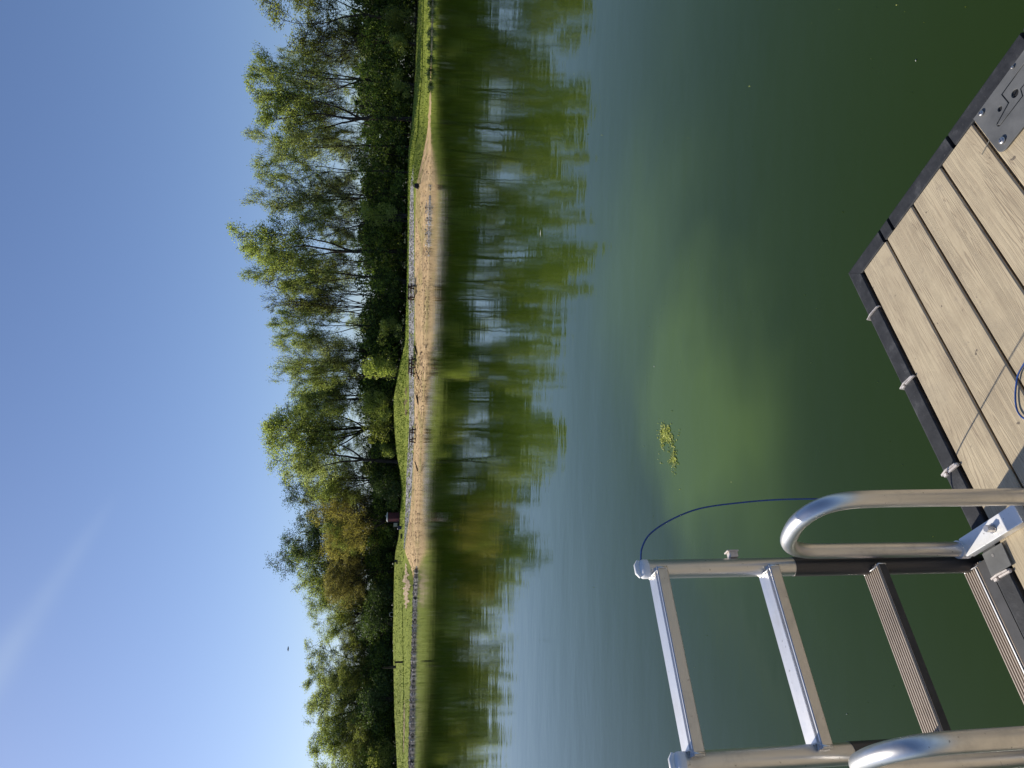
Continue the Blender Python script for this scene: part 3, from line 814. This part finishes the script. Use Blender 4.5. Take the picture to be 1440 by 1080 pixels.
# low dark bench-like box left of it
zb = atY(567.2, 754, P[1] - 9); r = empty('fire_ring', tuple(zb)); tag(r, 'dark low metal fire ring on the grass left of the blue bin', 'fire ring')
mb = MB(); ring_o = [(math.cos(a) * .42, math.sin(a) * .42) for a in np.linspace(0, 2 * math.pi, 17)[:-1]]
mb.add([(x, y, z) for z in (0, .42) for x, y in ring_o] + [(x * .93, y * .93, z) for z in (0, .42) for x, y in ring_o],
       [(i, (i + 1) % 16, 16 + (i + 1) % 16, 16 + i) for i in range(16)] + [(32 + i, 48 + i, 48 + (i + 1) % 16, 32 + (i + 1) % 16) for i in range(16)] + [(16 + i, 16 + (i + 1) % 16, 48 + (i + 1) % 16, 48 + i) for i in range(16)])
mb.build('ring', M_blackm, r)
mb = MB()
for i in range(-3, 4): mb.bar((i * .1, -.38, .44), (i * .1, .38, .44), .02, .02)
mb.build('grate', M_blackm, r)
# charcoal grill on a post
zb = ground(566.8, 790); r = empty('park_grill', tuple(zb), R(15)); tag(r, 'black charcoal grill on a thin post on the left lawn', 'grill')
MB().tube([(0, 0, -.3), (0, 0, .78)], .035, 8).build('post', M_blackm, r)
mb = MB(); mb.box((0, 0, .8), (.6, .42, .03)); mb.box((-.29, 0, .9), (.03, .42, .2)); mb.box((.29, 0, .9), (.03, .42, .2)); mb.box((0, .2, .9), (.6, .03, .2)); mb.build('firebox', M_blackm, r)
mb = MB()
for i in range(7): mb.bar((-.24 + i * .08, -.22, 1.0), (-.24 + i * .08, .2, 1.0), .012, .012)
mb.build('grate', M_blackm, r)
MB().box((.12, .1, 1.12), (.36, .05, .22), rot=Matrix.Rotation(R(-20), 3, 'X')).build('wind_shield', M_blackm, r)
# wooden post
zb = ground(566.6, 931); r = MB()
r.tube([(0, 0, -.4), (0, 0, .3), (.02, 0, 1.22)], [.17, .15, .13], 10)
o = r.build('wooden_post', M_bark); o.location = zb; tag(o, 'short dark wooden post standing alone on the left lawn', 'post')
# far dark stump behind it
zb = ground(557.2, 938); mb = MB(); mb.tube([(0, 0, -.4), (.03, 0, .4), (-.05, 0, 1.3), (0, 0, 2.2)], [.3, .22, .17, .1], 9)
o = mb.build('tree_stump', M_bark); o.location = zb; tag(o, 'dark snag at the back edge of the lawn behind the wooden post', 'tree stump')
# pale hoop at the wood's edge
M_pale = mat('pale_metal', (0.5, 0.5, 0.5), 0.5)
zb = bank(864, 5); mb = MB(); z0 = 0
mb.tube([(-.35, 0, 0)] + [(-.35 * math.cos(a), 0, .35 + .3 * math.sin(a)) for a in np.linspace(0, math.pi, 9)] + [(.35, 0, 0)], .03, 6)
o = mb.build('bicycle_hoop', M_pale); o.location = zb; tag(o, 'small pale bent hoop at the edge of the wood above the left lawn', 'hoop')
# driftwood
def drift(name, pts, rad, label, m=M_bark):
    P = [np.array(p) for p in pts]; c = P[0].copy()
    mb = MB(); mb.tube([p - c + np.array([0, 0, rad[i]]) for i, p in enumerate(P)], rad, 6)
    for i in range(1, len(P)):
        q = P[i] - c; mb.tube([q, q + np.array([.3, .1, .22])], [rad[i] * .6, .008], 5)
    o = mb.build(name, m); o.location = c; return tag(o, label, 'driftwood')
drift('driftwood', [ground(584.5, 487), ground(586, 493), ground(587.8, 499)], [.10, .09, .05], 'dark driftwood branch right of the middle picnic table')
drift('driftwood', [ground(586.5, 523), ground(588.5, 528), ground(590.5, 534)], [.06, .07, .05], 'thin dark driftwood just left of the middle picnic table')
drift('driftwood', [ground(587.6, 556), ground(588.4, 562), ground(588.8, 569)], [.12, .10, .05], 'dark driftwood clump between the two left picnic tables')
drift('driftwood', [ground(583.4, 649), ground(585.6, 653), ground(588, 662)], [.03, .06, .07], 'curved dark branch on the sand left of the leftmost picnic table')
drift('driftwood', [bank(948, .6), bank(945, .9), bank(941, 1.6)], [.05, .05, .02], 'dark twig sticking out of the left shore rocks')
# pale worn track patches on the left lawn
def patch(name, y0, y1, t0, t1, m, seed, lift=0.05):
    g = np.random.default_rng(seed); ys = np.linspace(y0, y1, 40) + g.uniform(-.4, .4, 40); V_, F_ = [], []
    for i, y in enumerate(ys):
        e = math.sin(math.pi * i / 39) ** .5
        c = (t0 + t1) / 2 + (t1 - t0) * g.uniform(-.22, .22); hw_ = (t1 - t0) / 2 * e * g.uniform(.3, 1.0) + .002
        for j in range(5):
            p_ = bank(y, c + hw_ * (j / 2 - 1)); p_[2] += lift; V_.append(p_)
    for i in range(39):
        for j in range(4): F_.append((i * 5 + j, i * 5 + j + 1, (i + 1) * 5 + j + 1, (i + 1) * 5 + j))
    return tag(link(name, fast_mesh(name, np.array(V_), np.array(F_), smooth=True), m), kind='structure')
M_dust = mat('dry_sand', rough=0.95, spec=0.1, build=mottle((0.40, 0.28, 0.17), (0.66, 0.52, 0.34), 1.5, bmp=.5, bd=.1))
patch('sandy_patch', 792, 856, 2.25, 2.97, M_dust, 3)
patch('worn_track', 985, 1060, 2.80, 2.99, M_dust, 4)
patch('bare_soil_patch', 545, 585, 4.1, 4.3, mat('bare_soil', rough=0.95, spec=0.1, build=mottle((0.12, 0.09, 0.05), (0.25, 0.20, 0.10), 1.5)), 6)

# bird
P = atY(405.5, 912.5, 70); M_bird = mat('dark_feathers', (0.02, 0.022, 0.03), 0.7)
r = empty('bird', tuple(P), R(20)); tag(r, 'small dark bird flying above the left trees', 'bird')
MB().tube([(-.22, 0, 0), (-.12, 0, .02), (.05, 0, .02), (.18, 0, .02), (.24, 0, .03)], [.01, .05, .06, .035, .01], 8).build('body', M_bird, r)
for s in (-1, 1): MB().prism([(-.08, 0), (.08, 0), (.03, s * .3), (-.06, s * .42)], 'z', 0.02, .035).build('wing', M_bird, r)

# ------------------------------------------------------------------ the dock, in its own axes: x along the ladder side from the corner, y inwards, z up from the deck top
A0 = R(-143.8)
DO = (0.419, 2.317, 0.47)
def board_build(N, L, b):
    info = N.new('ShaderNodeObjectInfo')
    t = N.new('ShaderNodeTexCoord')
    add = N.new('ShaderNodeVectorMath'); add.operation = 'MULTIPLY_ADD'
    comb = N.new('ShaderNodeCombineXYZ'); L.new(info.outputs['Random'], comb.inputs[0]); L.new(info.outputs['Random'], comb.inputs[1])
    L.new(comb.outputs[0], add.inputs[0]); add.inputs[1].default_value = (37, 11, 0); L.new(t.outputs['Object'], add.inputs[2])
    def mp(scale, src):
        m_ = N.new('ShaderNodeMapping'); m_.inputs['Scale'].default_value = scale; L.new(src, m_.inputs[0]); return m_.outputs[0]
    # embossed cathedral grain: contour lines of a stretched noise
    n = noise(N, L, mp((0.40, 12.0, 1), add.outputs[0]), 1.7, 2.2, 0.45, 0.35)
    fine = noise(N, L, mp((9, 160, 1), add.outputs[0]), 1.0, 4, 0.6)
    wob = noise(N, L, mp((30, 60, 1), add.outputs[0]), 1.0, 2, 0.5)
    lines = mt(N, L, 'MULTIPLY', mt(N, L, 'ADD', n, mt(N, L, 'MULTIPLY', wob, 0.012)), 40.0)
    fr = mt(N, L, 'FRACT', lines)
    groove = ramp(N, L, fr, [(0.0, (0, 0, 0)), (0.18, (1, 1, 1)), (0.72, (1, 1, 1)), (1.0, (0, 0, 0))])
    msk = noise(N, L, mp((3, 14, 1), add.outputs[0]), 1.0, 3, 0.5)
    mk = ramp(N, L, msk, [(0.36, (0.25, 0.25, 0.25)), (0.60, (1, 1, 1))])
    blot = noise(N, L, mp((4, 6, 1), add.outputs[0]), 1.3, 6, 0.65)
    c = ramp(N, L, blot, [(0.3, (0.40, 0.325, 0.215)), (0.55, (0.50, 0.415, 0.275)), (0.75, (0.57, 0.475, 0.315))])
    g_ = mt(N, L, 'MULTIPLY', mt(N, L, 'SUBTRACT', 1.0, groove), mk)
    c = mixc(N, L, mt(N, L, 'MULTIPLY', g_, 0.62), c, (0.22, 0.165, 0.11))
    c = mixc(N, L, mt(N, L, 'MULTIPLY', ramp(N, L, fine, [(0.35, (1, 1, 1)), (0.55, (0, 0, 0))]), 0.22), c, (0.30, 0.22, 0.15))
    sp = noise(N, L, mp((1, 1, 1), add.outputs[0]), 55, 3, 0.6)
    c = mixc(N, L, ramp(N, L, sp, [(0.68, (0, 0, 0)), (0.74, (0.55, 0.55, 0.55))]), c, (0.16, 0.13, 0.11))
    st = noise(N, L, mp((1, 1, 1), add.outputs[0]), 14, 5, 0.7)
    c = mixc(N, L, ramp(N, L, st, [(0.60, (0, 0, 0)), (0.72, (0.35, 0.35, 0.35))]), c, (0.22, 0.18, 0.15))
    sv_ = noise(N, L, t.outputs['Object'], 3.2, 5, 0.6, 0.6)
    c = mixc(N, L, ramp(N, L, sv_, [(0.55, (0, 0, 0)), (0.70, (0.30, 0.30, 0.30))]), c, (0.25, 0.21, 0.155))
    dr = noise(N, L, mp((1, 1, 1), add.outputs[0]), 31, 2, 0.4)
    c = mixc(N, L, ramp(N, L, dr, [(0.74, (0, 0, 0)), (0.765, (0.75, 0.75, 0.75))]), c, (0.10, 0.08, 0.065))
    L.new(c, b.inputs['Base Color'])
    h = mt(N, L, 'ADD', mt(N, L, 'MULTIPLY', mt(N, L, 'MULTIPLY', groove, mk), 0.8), mt(N, L, 'MULTIPLY', fine, 0.5))
    bump(N, L, b, h, 0.5, 0.0016)
M_board = mat('composite_board', rough=0.62, spec=0.3, build=board_build)
def edge_build(N, L, b):
    v = coords(N, L)
    n = noise(N, L, v, 14, 6, 0.65); n2 = noise(N, L, v, 160, 3, 0.6)
    c = ramp(N, L, n, [(0.34, (0.013, 0.014, 0.016)), (0.55, (0.030, 0.031, 0.034)), (0.70, (0.075, 0.076, 0.078))])
    c = mixc(N, L, ramp(N, L, n2, [(0.66, (0, 0, 0)), (0.74, (0.7, 0.7, 0.7))]), c, (0.16, 0.15, 0.14))
    L.new(c, b.inputs['Base Color'])
    bump(N, L, b, mt(N, L, 'ADD', n2, n), 0.4, 0.0015)
M_edge = mat('black_rubber_edging', rough=0.68, spec=0.35, build=edge_build)
M_void = mat('black_float', (0.012, 0.012, 0.013), 0.6)
def alu_build(c1, c2, r1, r2, stretch=(1, 1, 0.12)):
    def f(N, L, b):
        v = coords(N, L, 'Object', stretch)
        n = noise(N, L, v, 45, 5, 0.65); d = noise(N, L, coords(N, L), 7, 5, 0.7)
        s = noise(N, L, coords(N, L), 90, 2, 0.5)
        c = mixc(N, L, n, c1, c2)
        c = mixc(N, L, ramp(N, L, d, [(0.52, (0, 0, 0)), (0.75, (0.5, 0.5, 0.5))]), c, tuple(x * .55 for x in c1))
        c = mixc(N, L, ramp(N, L, s, [(0.70, (0, 0, 0)), (0.78, (0.6, 0.6, 0.6))]), c, (0.12, 0.10, 0.08))
        L.new(c, b.inputs['Base Color'])
        rr = N.new('ShaderNodeMapRange'); rr.inputs[3].default_value = r1; rr.inputs[4].default_value = r2
        L.new(d, rr.inputs[0]); L.new(rr.outputs[0], b.inputs['Roughness'])
        bump(N, L, b, mt(N, L, 'ADD', n, s), 0.12, 0.0008)
    return f
M_alu = mat('aluminium_tube', metal=1.0, rough=0.3, build=alu_build((0.66, 0.64, 0.61), (0.80, 0.78, 0.75), 0.32, 0.48))
M_rung = mat('aluminium_tread', metal=1.0, rough=0.35, build=alu_build((0.64, 0.62, 0.59), (0.78, 0.76, 0.74), 0.30, 0.46, (0.12, 1, 1)))
M_brack = mat('bare_aluminium_bar', metal=0.85, rough=0.5, build=alu_build((0.74, 0.73, 0.71), (0.86, 0.85, 0.83), 0.42, 0.6, (0.2, 1, 1)))
M_fascia = mat('dark_anodised_plate', metal=0.0, rough=0.6, build=mottle((0.022, 0.022, 0.024), (0.045, 0.044, 0.046), 20.0))
M_plate = mat('grey_plate', rough=0.55, build=mottle((0.085, 0.086, 0.084), (0.165, 0.165, 0.158), 9.0, bmp=.1, bd=.002))
M_steel = mat('steel_bolt', (0.55, 0.52, 0.49), 0.38, 1.0)
M_clip = mat('weathered_clip', rough=0.5, metal=0.4, build=mottle((0.5, 0.43, 0.38), (0.78, 0.72, 0.66), 60.0))
M_capw = mat('white_cap', rough=0.5, build=mottle((0.78, 0.77, 0.75), (0.88, 0.87, 0.85), 30.0))

dock = empty('dock', DO, A0); tag(dock, 'floating dock corner with tan composite boards and black edging', 'dock')
g = random.Random(3)
for i in range(16):
    y0 = 0.0775 + 0.144 * i
    mb = MB(); wdt = 0.136; L0, L1 = 0.068, 4.6
    mb.prism([(0, -.003), (.0035, 0), (wdt - .0035, 0), (wdt, -.003), (wdt, -.006), (wdt - .013, -.007), (wdt - .013, -.017), (wdt, -.018), (wdt, -.025), (0, -.025), (0, -.018), (.013, -.017), (.013, -.007), (0, -.006)], 'x', 0, L1 - L0)
    o = mb.build('board', M_board, dock); o.location = (L0, y0, -0.002 + g.uniform(-.0008, .0008))
EP = [(0.0, -.018), (.004, -.010), (.014, -.0015), (.018, 0), (.062, 0), (.065, -.003), (.065, -.09), (.0, -.17), (-.002, -.10)]
# front edging pieces, cut by clips
cuts = [0.0, 0.2185, 0.504, 0.811, 1.119, 1.427, 1.735, 2.043, 2.351, 2.659, 2.967, 3.275, 4.6]
for i in range(len(cuts) - 1):
    a, b_ = cuts[i] + .003, cuts[i + 1] - .003
    mb = MB()
    if i == 0:
        n = len(EP); pts = [((u if u > 0 else 0) + 0.0005 + max(0, u) * 0, u, v) for u, v in EP] + [(b_, u, v) for u, v in EP]
        f = [(k, (k + 1) % n, n + (k + 1) % n, n + k) for k in range(n)] + [tuple(range(n))[::-1], tuple(range(n, 2 * n))]
        mb.add(pts, f)
    else: mb.prism(EP, 'x', a, b_)
    mb.build('edge_strip', M_edge, dock)
cy = [0.0, 0.205, 0.217, 0.256, 0.268, 0.564, 0.576, 0.870, 0.882, 1.178, 1.19, 1.486, 1.498, 1.8, 1.812, 2.40]
for i in range(0, len(cy) - 1, 2):
    a, b_ = cy[i], cy[i + 1]
    mb = MB(); n = len(EP)
    pts = [(u, (max(u, 0) + 0.0005 if i == 0 else a), v) for u, v in EP] + [(u, b_, v) for u, v in EP]
    f = [(k, (k + 1) % n, n + (k + 1) % n, n + k) for k in range(n)] + [tuple(range(n))[::-1], tuple(range(n, 2 * n))]
    mb.add(pts, f)
    mb.build('edge_strip', M_edge, dock)
for i in range(1, len(cy) - 2, 2):
    MB().box((.034, (cy[i] + cy[i + 1]) / 2, -.06), (.05, cy[i + 1] - cy[i] - .001, .08)).build('slot_web', M_void, dock)
mb = MB(); mb.box((2.33, 1.24, -.10), (4.5, 2.28, .09)); mb.build('deck_frame', M_void, dock)
mb = MB(); mb.box((2.33, 1.24, -.36), (4.3, 2.1, .46)); mb.build('float_block', M_void, dock)
# clips on the front edging
for k, cx in enumerate(cuts[1:8]):
    if cx > 2.2: break
    mb = MB()
    sz = (0.7, 1.0, 1.25, 1.1, 1, 1, 1)[k]
    mb.prism([(-.004, -.02), (.0, .001), (.030, .004 + .004 * sz), (.066, .003 + .002 * sz), (.070, -.002), (.066, -.03), (0, -.03)], 'x', cx - .0022 * sz, cx + .0022 * sz)
    if k:
        mb.prism([(.030, .0005), (.034, .007), (.074, .008), (.076, .002)], 'x', cx + .0045, cx + .0085 * sz)
        mb.prism([(.010, -.002), (.012, .005), (.024, .006), (.026, -.001)], 'x', cx + .004, cx + .010 * sz)
    mb.build('edge_clip', M_clip, dock)
# corner hinge plate with holes and a key-shaped groove (filled curve so that the holes are real)
def arc(cx, cy_, rr, a0, a1, n=8): return [(cx + rr * math.cos(R(a0 + (a1 - a0) * i / n)), cy_ + rr * math.sin(R(a0 + (a1 - a0) * i / n))) for i in range(n + 1)]
def curve_plate(name, loops, th, m, parent, z, bev=0.0006):
    cu = bpy.data.curves.new(name, 'CURVE'); cu.dimensions = '2D'; cu.fill_mode = 'BOTH'; cu.extrude = th / 2; cu.bevel_depth = bev; cu.bevel_resolution = 1
    for lp in loops:
        s = cu.splines.new('POLY'); s.points.add(len(lp) - 1); s.use_cyclic_u = True
        for i, (x, y) in enumerate(lp): s.points[i].co = (x, y, 0, 1)
    tmp = bpy.data.objects.new('tmp', cu); COL.objects.link(tmp)
    dg = bpy.context.evaluated_depsgraph_get(); me = bpy.data.meshes.new_from_object(tmp.evaluated_get(dg))
    bpy.data.objects.remove(tmp); me.name = name
    o = link(name, me, m, parent); o.location = (0, 0, z); return o
key_o = [(.094, .812), (.096, .752), (.134, .752), (.145, .706)] + arc(.1535, .706, .0085, 180, 360, 6) + [(.162, .79), (.1415, .797), (.1415, .815), (.1415, .87), (.094, .87)]
def inset(lp, d):
    n = len(lp); c = []
    for i in range(n):
        p0, p1, p2 = Vector(lp[i - 1]), Vector(lp[i]), Vector(lp[(i + 1) % n])
        e1_, e2_ = (p1 - p0).normalized(), (p2 - p1).normalized()
        n1, n2 = Vector((-e1_.y, e1_.x)), Vector((-e2_.y, e2_.x)); b_ = (n1 + n2)
        b_ = b_.normalized() / max(.4, math.cos(n1.angle(n2, 0) / 2)); c.append(tuple(p1 + b_ * d))
    return c
area = sum(key_o[i - 1][0] * key_o[i][1] - key_o[i][0] * key_o[i - 1][1] for i in range(len(key_o)))
isl = inset(key_o, .0042 if area > 0 else -.0042)
circ = lambda x, y, r_: [(x + r_ * math.cos(a), y + r_ * math.sin(a)) for a in np.linspace(0, 2 * math.pi, 25)[:-1]]
outer = [(.0675, .6615), (.200, .6615)] + arc(.207, .680, .0185, -90, 0, 6) + [(.2255, .96), (.0675, .96)]
pl = curve_plate('hinge_plate', [outer, key_o, circ(.124, .729, .0078)], .0036, M_plate, dock, .0035)
ki = curve_plate('key_insert', [isl, circ(.133, .779, .0115)], .0034, M_plate, pl, -.0001)
MB().box((.146, .81, -.0022), (.15, .28, .001)).build('plate_backing', M_void, pl)
for (x, y, rr) in ((.082, .688, .0075), (.201, .687, .0095), (.062 + .012, .815, .004)):
    sc_ = MB(); sc_.tube([(x, y, .004), (x, y, .008), (x, y, .0095)], [rr, rr, rr * .6], 14); sc_.build('screw', M_steel, pl)
    MB().box((x, y, .0093), (rr * 1.3, .0012, .001)).build('screw_slot', M_void, pl)
# small plate on the front edging beside the ladder
p2 = curve_plate('edge_plate', [[(1.056, .016), (1.114, .012), (1.114, .086), (1.056, .09)]], .003, M_plate, dock, .0035)
sc_ = MB(); sc_.tube([(1.072, .047, 0), (1.072, .047, .003)], .004, 10); sc_.build('screw', M_steel, p2)

# ------------------------------------------------------------------ the ladder, raised, with its two grab rails
lad = empty('dock_ladder', DO, A0); tag(lad, 'raised aluminium swim ladder with two looped grab rails on the dock edge', 'ladder')
X1, X2, YR = 1.042, 1.492, -0.085
RT = .0242
M_lower = mat('dark_lower_metal', metal=0.5, rough=0.4, build=alu_build((0.055, 0.052, 0.05), (0.11, 0.10, 0.095), 0.34, 0.5))
for x in (X1, X2):
    rl = MB().tube([(x, YR, z) for z in np.linspace(-.42, .905, 10)], RT, 32).build('side_rail', M_alu, lad)
    sl = MB().tube([(x, YR, z) for z in (-.42, .0, .3, .496)] , RT + .0012, 32).build('dark_lower_tube', M_lower, lad)  # darker, slightly wider tube round the lower part of each rail
    # slanted plastic end cap with a rim
    mb = MB()
    mb.tube([(x, YR, .900), (x, YR, .912), (x, YR, .919), (x, YR, .922)], [RT * 1.02, RT * 1.02, RT * .85, RT * .35], 24)
    mb.tube([(x - .021, YR, .919), (x - .009, YR, .925), (x + .010, YR, .925), (x + .021, YR, .919)], [.006, .009, .009, .006], 8)
    mb.build('end_cap', M_capw, rl)
# treads: the two upper ones are nearly smooth with fine lines at the near edge, the lower ones have a browner ribbed top on a dark body
M_ribtop = mat('ribbed_top', metal=0.35, rough=0.55, build=alu_build((0.30, 0.25, 0.20), (0.46, 0.39, 0.32), 0.45, 0.6, (0.12, 1, 1)))
M_web = mat('dark_tread_web', rough=0.6, metal=0.1, build=mottle((0.028, 0.026, 0.024), (0.055, 0.050, 0.046), 25.0))
def tread(z, i):
    y0, y1 = -.112, -.041
    mb = MB()
    if i < 2:
        prof = [(y0, z - .026), (y0, z - .002), (y0 + .002, z), (y1 - .020, z)]
        for k in range(3):
            s_ = y1 - .019 + k * .0055
            prof += [(s_, z - .002), (s_ + .0018, z - .002), (s_ + .0022, z)]
        prof += [(y1 - .002, z), (y1, z - .002), (y1, z - .026), (y1 - .003, z - .029), (y0 + .003, z - .029)]
        mb.prism(prof, 'x', X1 + .008, X2 - .008)
        o = mb.build('rung', M_rung, lad)
    else:
        mb.prism([(y0, z - .026), (y0, z - .006), (y1, z - .006), (y1, z - .026), (y1 - .003, z - .029), (y0 + .003, z - .029)], 'x', X1 + .008, X2 - .008)
        o = mb.build('rung', M_web, lad)
        g_ = MB(); RB = 8; ww = (y1 - y0 - .002) / RB; prof = [(y0 - .001, z - .0058)]
        for k in range(RB):
            s_ = y0 + .001 + k * ww
            prof += [(s_, z - .0045), (s_ + ww * .30, z - .0045), (s_ + ww * .42, z), (s_ + ww * .80, z + .0003), (s_ + ww * .92, z - .0045)]
        prof += [(y1 + .001, z - .0045), (y1 + .001, z - .0058)]
        g_.prism(prof, 'x', X1 + .012, X2 - .012); g_.build('ribbed_top', M_ribtop, o)
    for x, sg in ((X1, 1), (X2, -1)):
        # weld bead round the joint
        w_ = MB(); cx = x + sg * (RT - .003)
        loop = [(cx, y0 - .001 + .012, z + .003), (cx, YR, z + .004), (cx, y1 - .012, z + .003), (cx + sg * -.008, y1 + .002, z - .004), (cx + sg * -.008, y1 + .002, z - .024), (cx, y1 - .014, z - .032), (cx, YR, z - .033), (cx, y0 + .012, z - .032)]
        w_.tube(loop + [loop[0]], .0022, 6, False); w_.build('weld_bead', M_alu, o)
for i, zt in enumerate((1.359, 1.054, .749, .444, .139)): tread(zt - .47, i)
# grab rails
def spl(pts, n=5):
    P = [Vector(p) for p in pts]; out = []
    for i in range(len(P) - 1):
        p0 = P[max(i - 1, 0)]; p1 = P[i]; p2 = P[i + 1]; p3 = P[min(i + 2, len(P) - 1)]
        for k in range(n):
            t = k / n
            out.append(0.5 * ((2 * p1) + (-p0 + p2) * t + (2 * p0 - 5 * p1 + 4 * p2 - p3) * t * t + (-p0 + 3 * p1 - 3 * p2 + p3) * t ** 3))
    out.append(P[-1]); return out
for x in (1.022, 1.528):
    z_ = -.47
    path = [(x, -.030, .478), (x, -.030, .62), (x, -.030, .78), (x, -.030, .91), (x, -.024, .958), (x, .0, 1.0), (x, .04, 1.029), (x, .095, 1.047), (x, .15, 1.056),
            (x, .205, 1.050), (x, .243, 1.028), (x, .263, .99), (x, .270, .94), (x, .273, .86), (x, .276, .72), (x, .279, .6), (x, .280, .475)]
    path = [(a, b_, c + z_) for a, b_, c in path]
    MB().tube(spl(path), .0202, 32).build('grab_rail', M_alu, lad)
for sx, x in ((0, 1.0235), (1, 1.5265)):
    # mounting bar: lies across the edging onto the deck
    mb = MB(); mb.box((x, .090, .0125), (.050, .215, .025), bev=.0012)
    bk = mb.build('mounting_bar', M_brack, lad)
    MB().tube([(x, .105, .025), (x, .105, .0275)], .0125, 20).build('washer', M_steel, bk)
    MB().tube([(x, .105, .0275), (x, .105, .045)], .0092, 6, smooth=False).build('bolt', M_steel, bk)
    MB().tube([(x, -.030, .004), (x, -.030, .030)], .0245, 24).build('rail_collar', M_brack, bk)
    mb = MB(); mb.box((x, .285, .004), (.08, .11, .008), bev=.001); mb.build('foot_plate', M_brack, lad)
# dark mounting plate on the dock face, with the lip's highlight built in as a bright bar
mb = MB(); mb.prism([(-.046, -.022), (-.040, -.016), (-.003, -.014), (-.003, -.12), (-.046, -.12)], 'x', 1.062, 1.488); mb.build('face_plate', M_fascia, lad)
mb = MB(); mb.box((1.275, -.0480, -.0155), (.41, .0035, .006)); mb.build('lip_highlight', M_brack, lad)
# small latch tab sticking out of the near rail
mb = MB(); mb.box((X1 - RT - .008, YR + .006, .658), (.016, .020, .024), bev=.002); mb.box((X1 - RT - .017, YR + .006, .659), (.004, .024, .032), bev=.001); mb.build('latch_tab', M_clip, lad)

# ------------------------------------------------------------------ blue cord
M_cord = mat('blue_cord', rough=0.45, build=mottle((0.01, 0.04, 0.16), (0.02, 0.09, 0.34), 120.0, sc=(1, 1, 1)))
path = [(1.052, -.086, .920), (1.035, -.088, .918), (1.018, -.085, .912), (.983, -.085, .902), (.943, -.085, .871), (.902, -.085, .802), (.870, -.085, .713), (.853, -.085, .593), (.843, -.085, .460), (.842, -.083, .282),
        (.846, -.075, .13), (.868, -.02, .035), (.896, .02, .006), (.911, .054, .006), (.953, .14, .004), (.993, .217, .004), (1.04, .32, .004), (1.03, .42, .004), (.96, .46, .004), (.89, .43, .004), (.855, .37, .004), (.838, .334, .004), (.81, .322, .004), (.781, .331, .004), (.748, .356, .004), (.724, .388, .004), (.71, .46, .004), (.75, .56, .004), (.86, .60, .004)]
mb = MB(); mb.tube(spl([Vector(p) for p in path], 8), .0023, 8)
o = mb.build('cord', M_cord); o.location = DO; o.rotation_euler = (0, 0, A0)
tag(o, 'thin blue cord tied to the ladder top, arching down to the dock', 'cord')
mb = MB(); mb.tube([(X1 + .01 * math.cos(a), YR - .002 + .006 * math.sin(a), .9255 + .0035 * math.sin(2 * a)) for a in np.linspace(0, 2 * math.pi, 14)], .0025, 6, False)
kn = mb.build('knot', M_cord, o)

# ------------------------------------------------------------------ floating algae and flecks
M_alg = rnd_col([(0.0, (0.14, 0.20, 0.03)), (0.6, (0.40, 0.42, 0.05)), (1.0, (0.65, 0.66, 0.22))], name='floating_algae', rough=0.7)
g = np.random.default_rng(9); pts = []
def addp(px, py, sx, sy, n):
    for _ in range(int(n * 1.5)): pts.append(atz(px + g.normal() * sx * 1.15, py + g.normal() * sy * 1.15, 0.003))
addp(935, 610, 3.0, 4.5, 210); addp(940, 616, 2.5, 3.0, 120); addp(931, 622, 1.3, 4, 45); addp(945, 627, 1.5, 5, 26); addp(948, 638, 1.0, 4, 26); addp(947.5, 646, 1.8, 4, 60); addp(944, 648, 2.0, 1.5, 22); addp(948, 658, 2, 5, 14); addp(933, 604, 2, 4, 30); addp(938, 622, 9, 16, 20); addp(944, 640, 6, 12, 14)
pts = np.array(pts); n = len(pts)
a = g.uniform(0, 6.28, n); s = g.uniform(.002, .0075, n)
ang = np.arange(5) * 2 * np.pi / 5
v = pts[:, None] + np.stack([np.cos(ang[None] + a[:, None]) * s[:, None] * g.uniform(.6, 1.5, (n, 5)), np.sin(ang[None] + a[:, None]) * s[:, None] * g.uniform(.6, 1.5, (n, 5)), g.uniform(-.001, .004, (n, 5))], -1)
vv = np.concatenate([v, pts[:, None] + np.array([0, 0, .005])], 1)
f = np.array([(i, (i + 1) % 5, 5) for i in range(5)])[None] + (np.arange(n) * 6)[:, None, None]
tag(link('floating_algae', fast_mesh('floating_algae', vv.reshape(-1, 3), f.reshape(-1, 3), np.repeat(g.uniform(0, 1, n), 5)), M_alg), 'small raft of yellow-green algae floating on the water', 'algae', kind='stuff')
g = np.random.default_rng(21); fp = np.array([atz(g.uniform(800, 1400), g.uniform(0, 1080), .002) for _ in range(70)])
tag(tufts('floating_specks', fp, g.uniform(.0015, .005, 70) * np.clip(fp[:, 1] / 3, 1, 4), M_alg, 22, wd=.8), 'few tiny bits of plant matter drifting on the water', 'specks')
M_fleck = mat('pale_fleck', (0.55, 0.55, 0.48), 0.6)
def fleck(px, py, s, label):
    P = atz(px, py, .002); mb = MB()
    mb.add([(-s, 0, 0), (0, -s * .5, 0.002), (s, 0, 0), (0, s * .5, 0.001), (0, 0, .004)], [(0, 1, 4), (1, 2, 4), (2, 3, 4), (3, 0, 4), (0, 3, 2, 1)])
    o = mb.build('floating_seed', M_fleck); o.location = P; tag(o, label, 'seed')
fleck(1288, 85, .006, 'tiny pale seed floating on dark water off the right side of the dock')
fleck(1191, 1004, .004, 'tiny pale speck floating between the ladder rungs')
fleck(920, 515, .009, 'tiny pale speck floating beyond the algae raft to its right')
fleck(760, 328, .06, 'yellowish leaf floating in the reflection of the trees')
